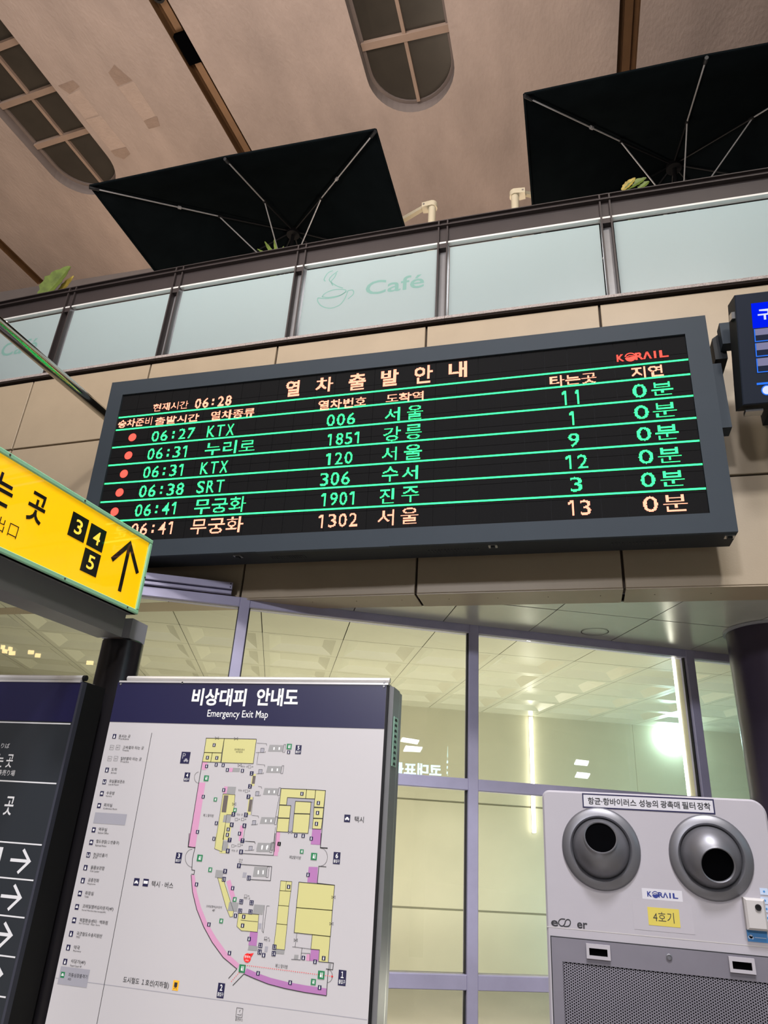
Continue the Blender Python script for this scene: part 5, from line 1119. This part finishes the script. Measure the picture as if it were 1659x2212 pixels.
# control box with lock, blue sticker and button stickers
a0, a1 = z8(1482, 950)[0], z8(1632, 950)[0]; b0, b1 = z8(1570, 1090)[1], z8(1550, 860)[1]
cb_ = MB().bevbox(PP, a0, b0, a1, b1, 0.0, 0.03, 0.006).build('control_box', M_white2, ap)
p = z8(1588, 925); PX = Plane(PP.p(0, 0, 0.03), PP.ex, PP.ey); MB().lathe(PX, p[0]-0.006, p[1], [(0.0085, 0.0), (0.0085, 0.004), (0.004, 0.004), (0.004, 0.002), (0.0, 0.002)], 20).build('lock', M_black, cb_)
p, q = z8(1515, 1172), z8(1650, 1100); bs = MB().pbox(PP, p[0], p[1], q[0], q[1], 0, 0.001).build('blue_sticker', M_stblue, ap)
m_ = MB(); 
for dx, dy, r_ in ((0.006, 0.011, 0.0045), (0.010, 0.013, 0.005), (0.0135, 0.010, 0.004)): m_.disc(PP, p[0]+dx, p[1]+dy, r_, 0.0014, 12)
m_.quad(PP, p[0]+0.02, p[1]+0.0105, q[0]-0.004, p[1]+0.0125, 0.0014); m_.build('sticker_print', M_stpale, bs)
for x, y in ((1622, 815), (1628, 880), (1640, 940), (1648, 1005)):
    p = z8(x, y); a_, c2 = p[0]-0.008, min(p[0]+0.014, AX1-0.008); bt2 = MB().pbox(PP, a_, p[1]-0.009, c2, p[1]+0.009, 0, 0.001).build('button_sticker', M_stpale, ap)
    MB().disc(PP, (a_+c2)/2, p[1], 0.003, 0.0014, 10).build('sticker_mark', M_stblue, bt2)
# grille panel
gz1 = (z8(105, 1145)[1]+z8(1620, 1280)[1])/2; ga0, ga1 = z8(108, 1200)[0], AX1-0.028
MB().pbox(PP, ga0-0.003, 0.10, ga1+0.003, gz1+0.003, -0.0005, 0.0008).build('grille_gap', M_gasket, ap)
ha0, ha1, hz1 = z8(190, 1400)[0], ga1-0.03, (z8(195, 1322)[1]+z8(1630, 1460)[1])/2
for A0, B0, A1, B1 in ((ga0, hz1, ga1, gz1), (ga0, 0.105, ha0, hz1), (ha1, 0.105, ga1, hz1), (ha0, 0.105, ha1, 0.63)): MB().pbox(PP, A0, B0, A1, B1, 0.0008, 0.006).build('grille_panel', M_grille, ap)
MB().pbox(PP, ha0-0.002, 0.61, ha1+0.002, hz1+0.002, 0.0008, 0.0014).build('grille_void', M_hole, ap)
pf = MB(); colw = (z8(1630, 1465)[0]-z8(195, 1330)[0])/89.0; pit = colw/0.866; hr = pit*0.31; col_ = 0; xx = ha0 + colw*0.7; ZLOW = 0.62
while xx < ha1 - colw*0.5:
    zz = hz1 - pit*(0.55 if col_ % 2 == 0 else 1.05)
    while zz > ZLOW:
        vv = [PP.p(xx + pit/math.sqrt(3)*math.cos(math.pi*k/3), zz + pit/math.sqrt(3)*math.sin(math.pi*k/3), 0.0045) for k in range(6)]
        vv += [PP.p(xx + hr*math.cos(math.pi*k/3), zz + hr*math.sin(math.pi*k/3), 0.0045) for k in range(6)]
        pf.add(vv, [(k, (k+1) % 6, (k+1) % 6 + 6, k+6) for k in range(6)]); zz -= pit
    xx += colw; col_ += 1
pf.build('perforated_sheet', M_grille, ap, kind='stuff')
for x0, y0, x1, y1 in ((360, 1290, 525, 1200), (1383, 1388, 1553, 1293)):
    p, q = z8(x0, y0), z8(x1, y1); PH = Plane(PP.p(0, 0, 0.006), PP.ex, PP.ey)
    hd_ = MB()
    A0, B0, A1, B1 = p[0], p[1], q[0], q[1]; t_ = 0.0085
    for a, b, c, d_ in ((A0, B0, A1, B0+t_), (A0, B1-t_*1.3, A1, B1), (A0, B0+t_, A0+t_, B1-t_*1.3), (A1-t_, B0+t_, A1, B1-t_*1.3)): hd_.pbox(PH, a, b, c, d_, 0, 0.009)
    h_ = hd_.build('latch_handle', M_white, ap)
    MB().pbox(PH, A0+t_, B0+t_, A1-t_, B1-t_*1.3, 0, 0.002).build('latch_recess', M_hole, h_)
p = z8(948, 1282); PH = Plane(PP.p(0, 0, 0.006), PP.ex, PP.ey); MB().lathe(PH, p[0], p[1], [(0.0085, 0), (0.0085, 0.004), (0.006, 0.005), (0.0055, 0.003), (0.0, 0.003)], 24).build('lock_screw', M_brush, ap, smooth=True)

# ================================================================== LAMPS AND REFLECTED LIGHTS
t0_ = at_y(1148, 1560, 10.25)
dirw = ray(1149, 1700); hit = CAM + dirw*(((PB.o-CAM) @ PB.n)/(dirw @ PB.n)); a_ = (hit-PB.o) @ PB.ex
lt = empty('tube_lamp', tuple(PB.p(a_, 1.7, 0.03)), 'glowing vertical tube lamp on the back wall of the shop', 'lamp')
zb_ = (CAM + ray(1150, 1800)*(((PB.o-CAM) @ PB.n)/(ray(1150, 1800) @ PB.n)))[2]
MB().pbox(PB, a_-0.02, zb_, a_+0.02, 3.19, 0.0, 0.02).build('channel', M_alu2, lt)
MB().tube([PB.p(a_, zb_+0.01, 0.035), PB.p(a_, 3.18, 0.035)], 0.026, 12).build('tube', M_tube, lt, smooth=True)
q = PG.p(1.985, 0, -0.18)
lt2 = empty('tube_lamp', (q[0], q[1], 0.3), 'glowing vertical tube lamp on the partition beside the right mullion', 'lamp')
MB().pbox(PG, 1.985, 0.3, 2.065, 3.185, -0.175, -0.165).build('channel', M_alu2, lt2)
MB().tube([PG.p(1.985, 0.32, -0.19), PG.p(1.985, 3.17, -0.19)], 0.014, 10).build('tube', M_tube, lt2, smooth=True)
# cool lamp at the right of the shop
dw = ray(1450, 1596); c_ = CAM + dw*(((PB.o-CAM) @ PB.n)/(dw @ PB.n))
cl_ = empty('wall_lamp', tuple(c_), 'bright cool white lamp on the shop back wall beside the right tube', 'lamp')
aw, bw_ = (c_-PB.o) @ PB.ex, (c_-PB.o) @ PB.ey
MB().pbox(PB, aw-0.1, bw_-0.02, aw+0.1, bw_+0.02, 0.0, 0.05).build('bracket', M_alu2, cl_)
PL = Plane(PB.p(aw, bw_, 0.12), PB.ex, PB.ey); lm = MB(); lm.lathe(PL, 0, 0, [(0.17*math.sin(t), 0.07*math.cos(t)) for t in np.linspace(0.02, math.pi-0.02, 12)], 28, (PB.ex, PB.ey*0.55, PB.n)); lm.build('glass_bowl', M_cool, cl_, smooth=True)
# lit signs and ceiling lights of the hall behind the photographer (seen as reflections in the shop glass)
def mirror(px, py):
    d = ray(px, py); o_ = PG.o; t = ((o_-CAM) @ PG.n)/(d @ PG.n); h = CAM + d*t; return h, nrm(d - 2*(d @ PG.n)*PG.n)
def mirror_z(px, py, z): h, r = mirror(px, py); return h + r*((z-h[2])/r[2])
cano = empty('ceiling_arcade', (2, -4, 4.0), kind='structure')
MB().box((3.2, -7.0, 3.14), (14.9, 0.6, 3.22)).build('arcade_slab', M_hallwall, cano)
MB().box((3.2, 0.5, 3.22), (14.9, 0.6, 3.6)).build('arcade_front', M_hallwall, cano)
def panel_light(p4, m, label, grp, nm='ceiling_light'):
    q = [mirror_z(x, y, p4[4]) for x, y in p4[:4]]; c = sum(q)/4
    e = empty(nm, tuple(c), label, 'lamp', grp)
    MB().prism([tuple(v) for v in q], (0, 0, 0.02)).build('diffuser', m, e)
    MB().tube([c + (0, 0, 0.04), (c[0], c[1], 3.145 if p4[4] < 4.5 else ZC)], 0.012, 6).build('rod', M_black, e)
    MB().prism([tuple(c + (v-c)*1.06 + np.array([0, 0, 0.021])) for v in q], (0, 0, 0.02)).build('housing', M_alu2, e)
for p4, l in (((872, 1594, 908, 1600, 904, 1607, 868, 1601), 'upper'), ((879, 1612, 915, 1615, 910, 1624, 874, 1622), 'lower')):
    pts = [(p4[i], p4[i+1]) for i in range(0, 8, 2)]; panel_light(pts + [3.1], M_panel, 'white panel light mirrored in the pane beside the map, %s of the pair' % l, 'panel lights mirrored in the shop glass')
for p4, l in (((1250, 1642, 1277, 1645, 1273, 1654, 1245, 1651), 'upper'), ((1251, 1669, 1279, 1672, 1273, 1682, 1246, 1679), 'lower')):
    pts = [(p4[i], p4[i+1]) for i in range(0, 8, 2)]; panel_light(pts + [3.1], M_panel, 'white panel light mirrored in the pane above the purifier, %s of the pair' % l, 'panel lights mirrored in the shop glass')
h, r = mirror(915, 1655); c0 = h + r*6.0
rh = nrm((r[0], r[1], 0)); PSn = Plane(c0, np.cross((0, 0, 1), -rh), (0, 0, 1))
def msn(px, py):
    h, r = mirror(px, py); t = ((PSn.o-h) @ PSn.n)/(r @ PSn.n); q = h + r*t - PSn.o; return q @ PSn.ex, q @ PSn.ey
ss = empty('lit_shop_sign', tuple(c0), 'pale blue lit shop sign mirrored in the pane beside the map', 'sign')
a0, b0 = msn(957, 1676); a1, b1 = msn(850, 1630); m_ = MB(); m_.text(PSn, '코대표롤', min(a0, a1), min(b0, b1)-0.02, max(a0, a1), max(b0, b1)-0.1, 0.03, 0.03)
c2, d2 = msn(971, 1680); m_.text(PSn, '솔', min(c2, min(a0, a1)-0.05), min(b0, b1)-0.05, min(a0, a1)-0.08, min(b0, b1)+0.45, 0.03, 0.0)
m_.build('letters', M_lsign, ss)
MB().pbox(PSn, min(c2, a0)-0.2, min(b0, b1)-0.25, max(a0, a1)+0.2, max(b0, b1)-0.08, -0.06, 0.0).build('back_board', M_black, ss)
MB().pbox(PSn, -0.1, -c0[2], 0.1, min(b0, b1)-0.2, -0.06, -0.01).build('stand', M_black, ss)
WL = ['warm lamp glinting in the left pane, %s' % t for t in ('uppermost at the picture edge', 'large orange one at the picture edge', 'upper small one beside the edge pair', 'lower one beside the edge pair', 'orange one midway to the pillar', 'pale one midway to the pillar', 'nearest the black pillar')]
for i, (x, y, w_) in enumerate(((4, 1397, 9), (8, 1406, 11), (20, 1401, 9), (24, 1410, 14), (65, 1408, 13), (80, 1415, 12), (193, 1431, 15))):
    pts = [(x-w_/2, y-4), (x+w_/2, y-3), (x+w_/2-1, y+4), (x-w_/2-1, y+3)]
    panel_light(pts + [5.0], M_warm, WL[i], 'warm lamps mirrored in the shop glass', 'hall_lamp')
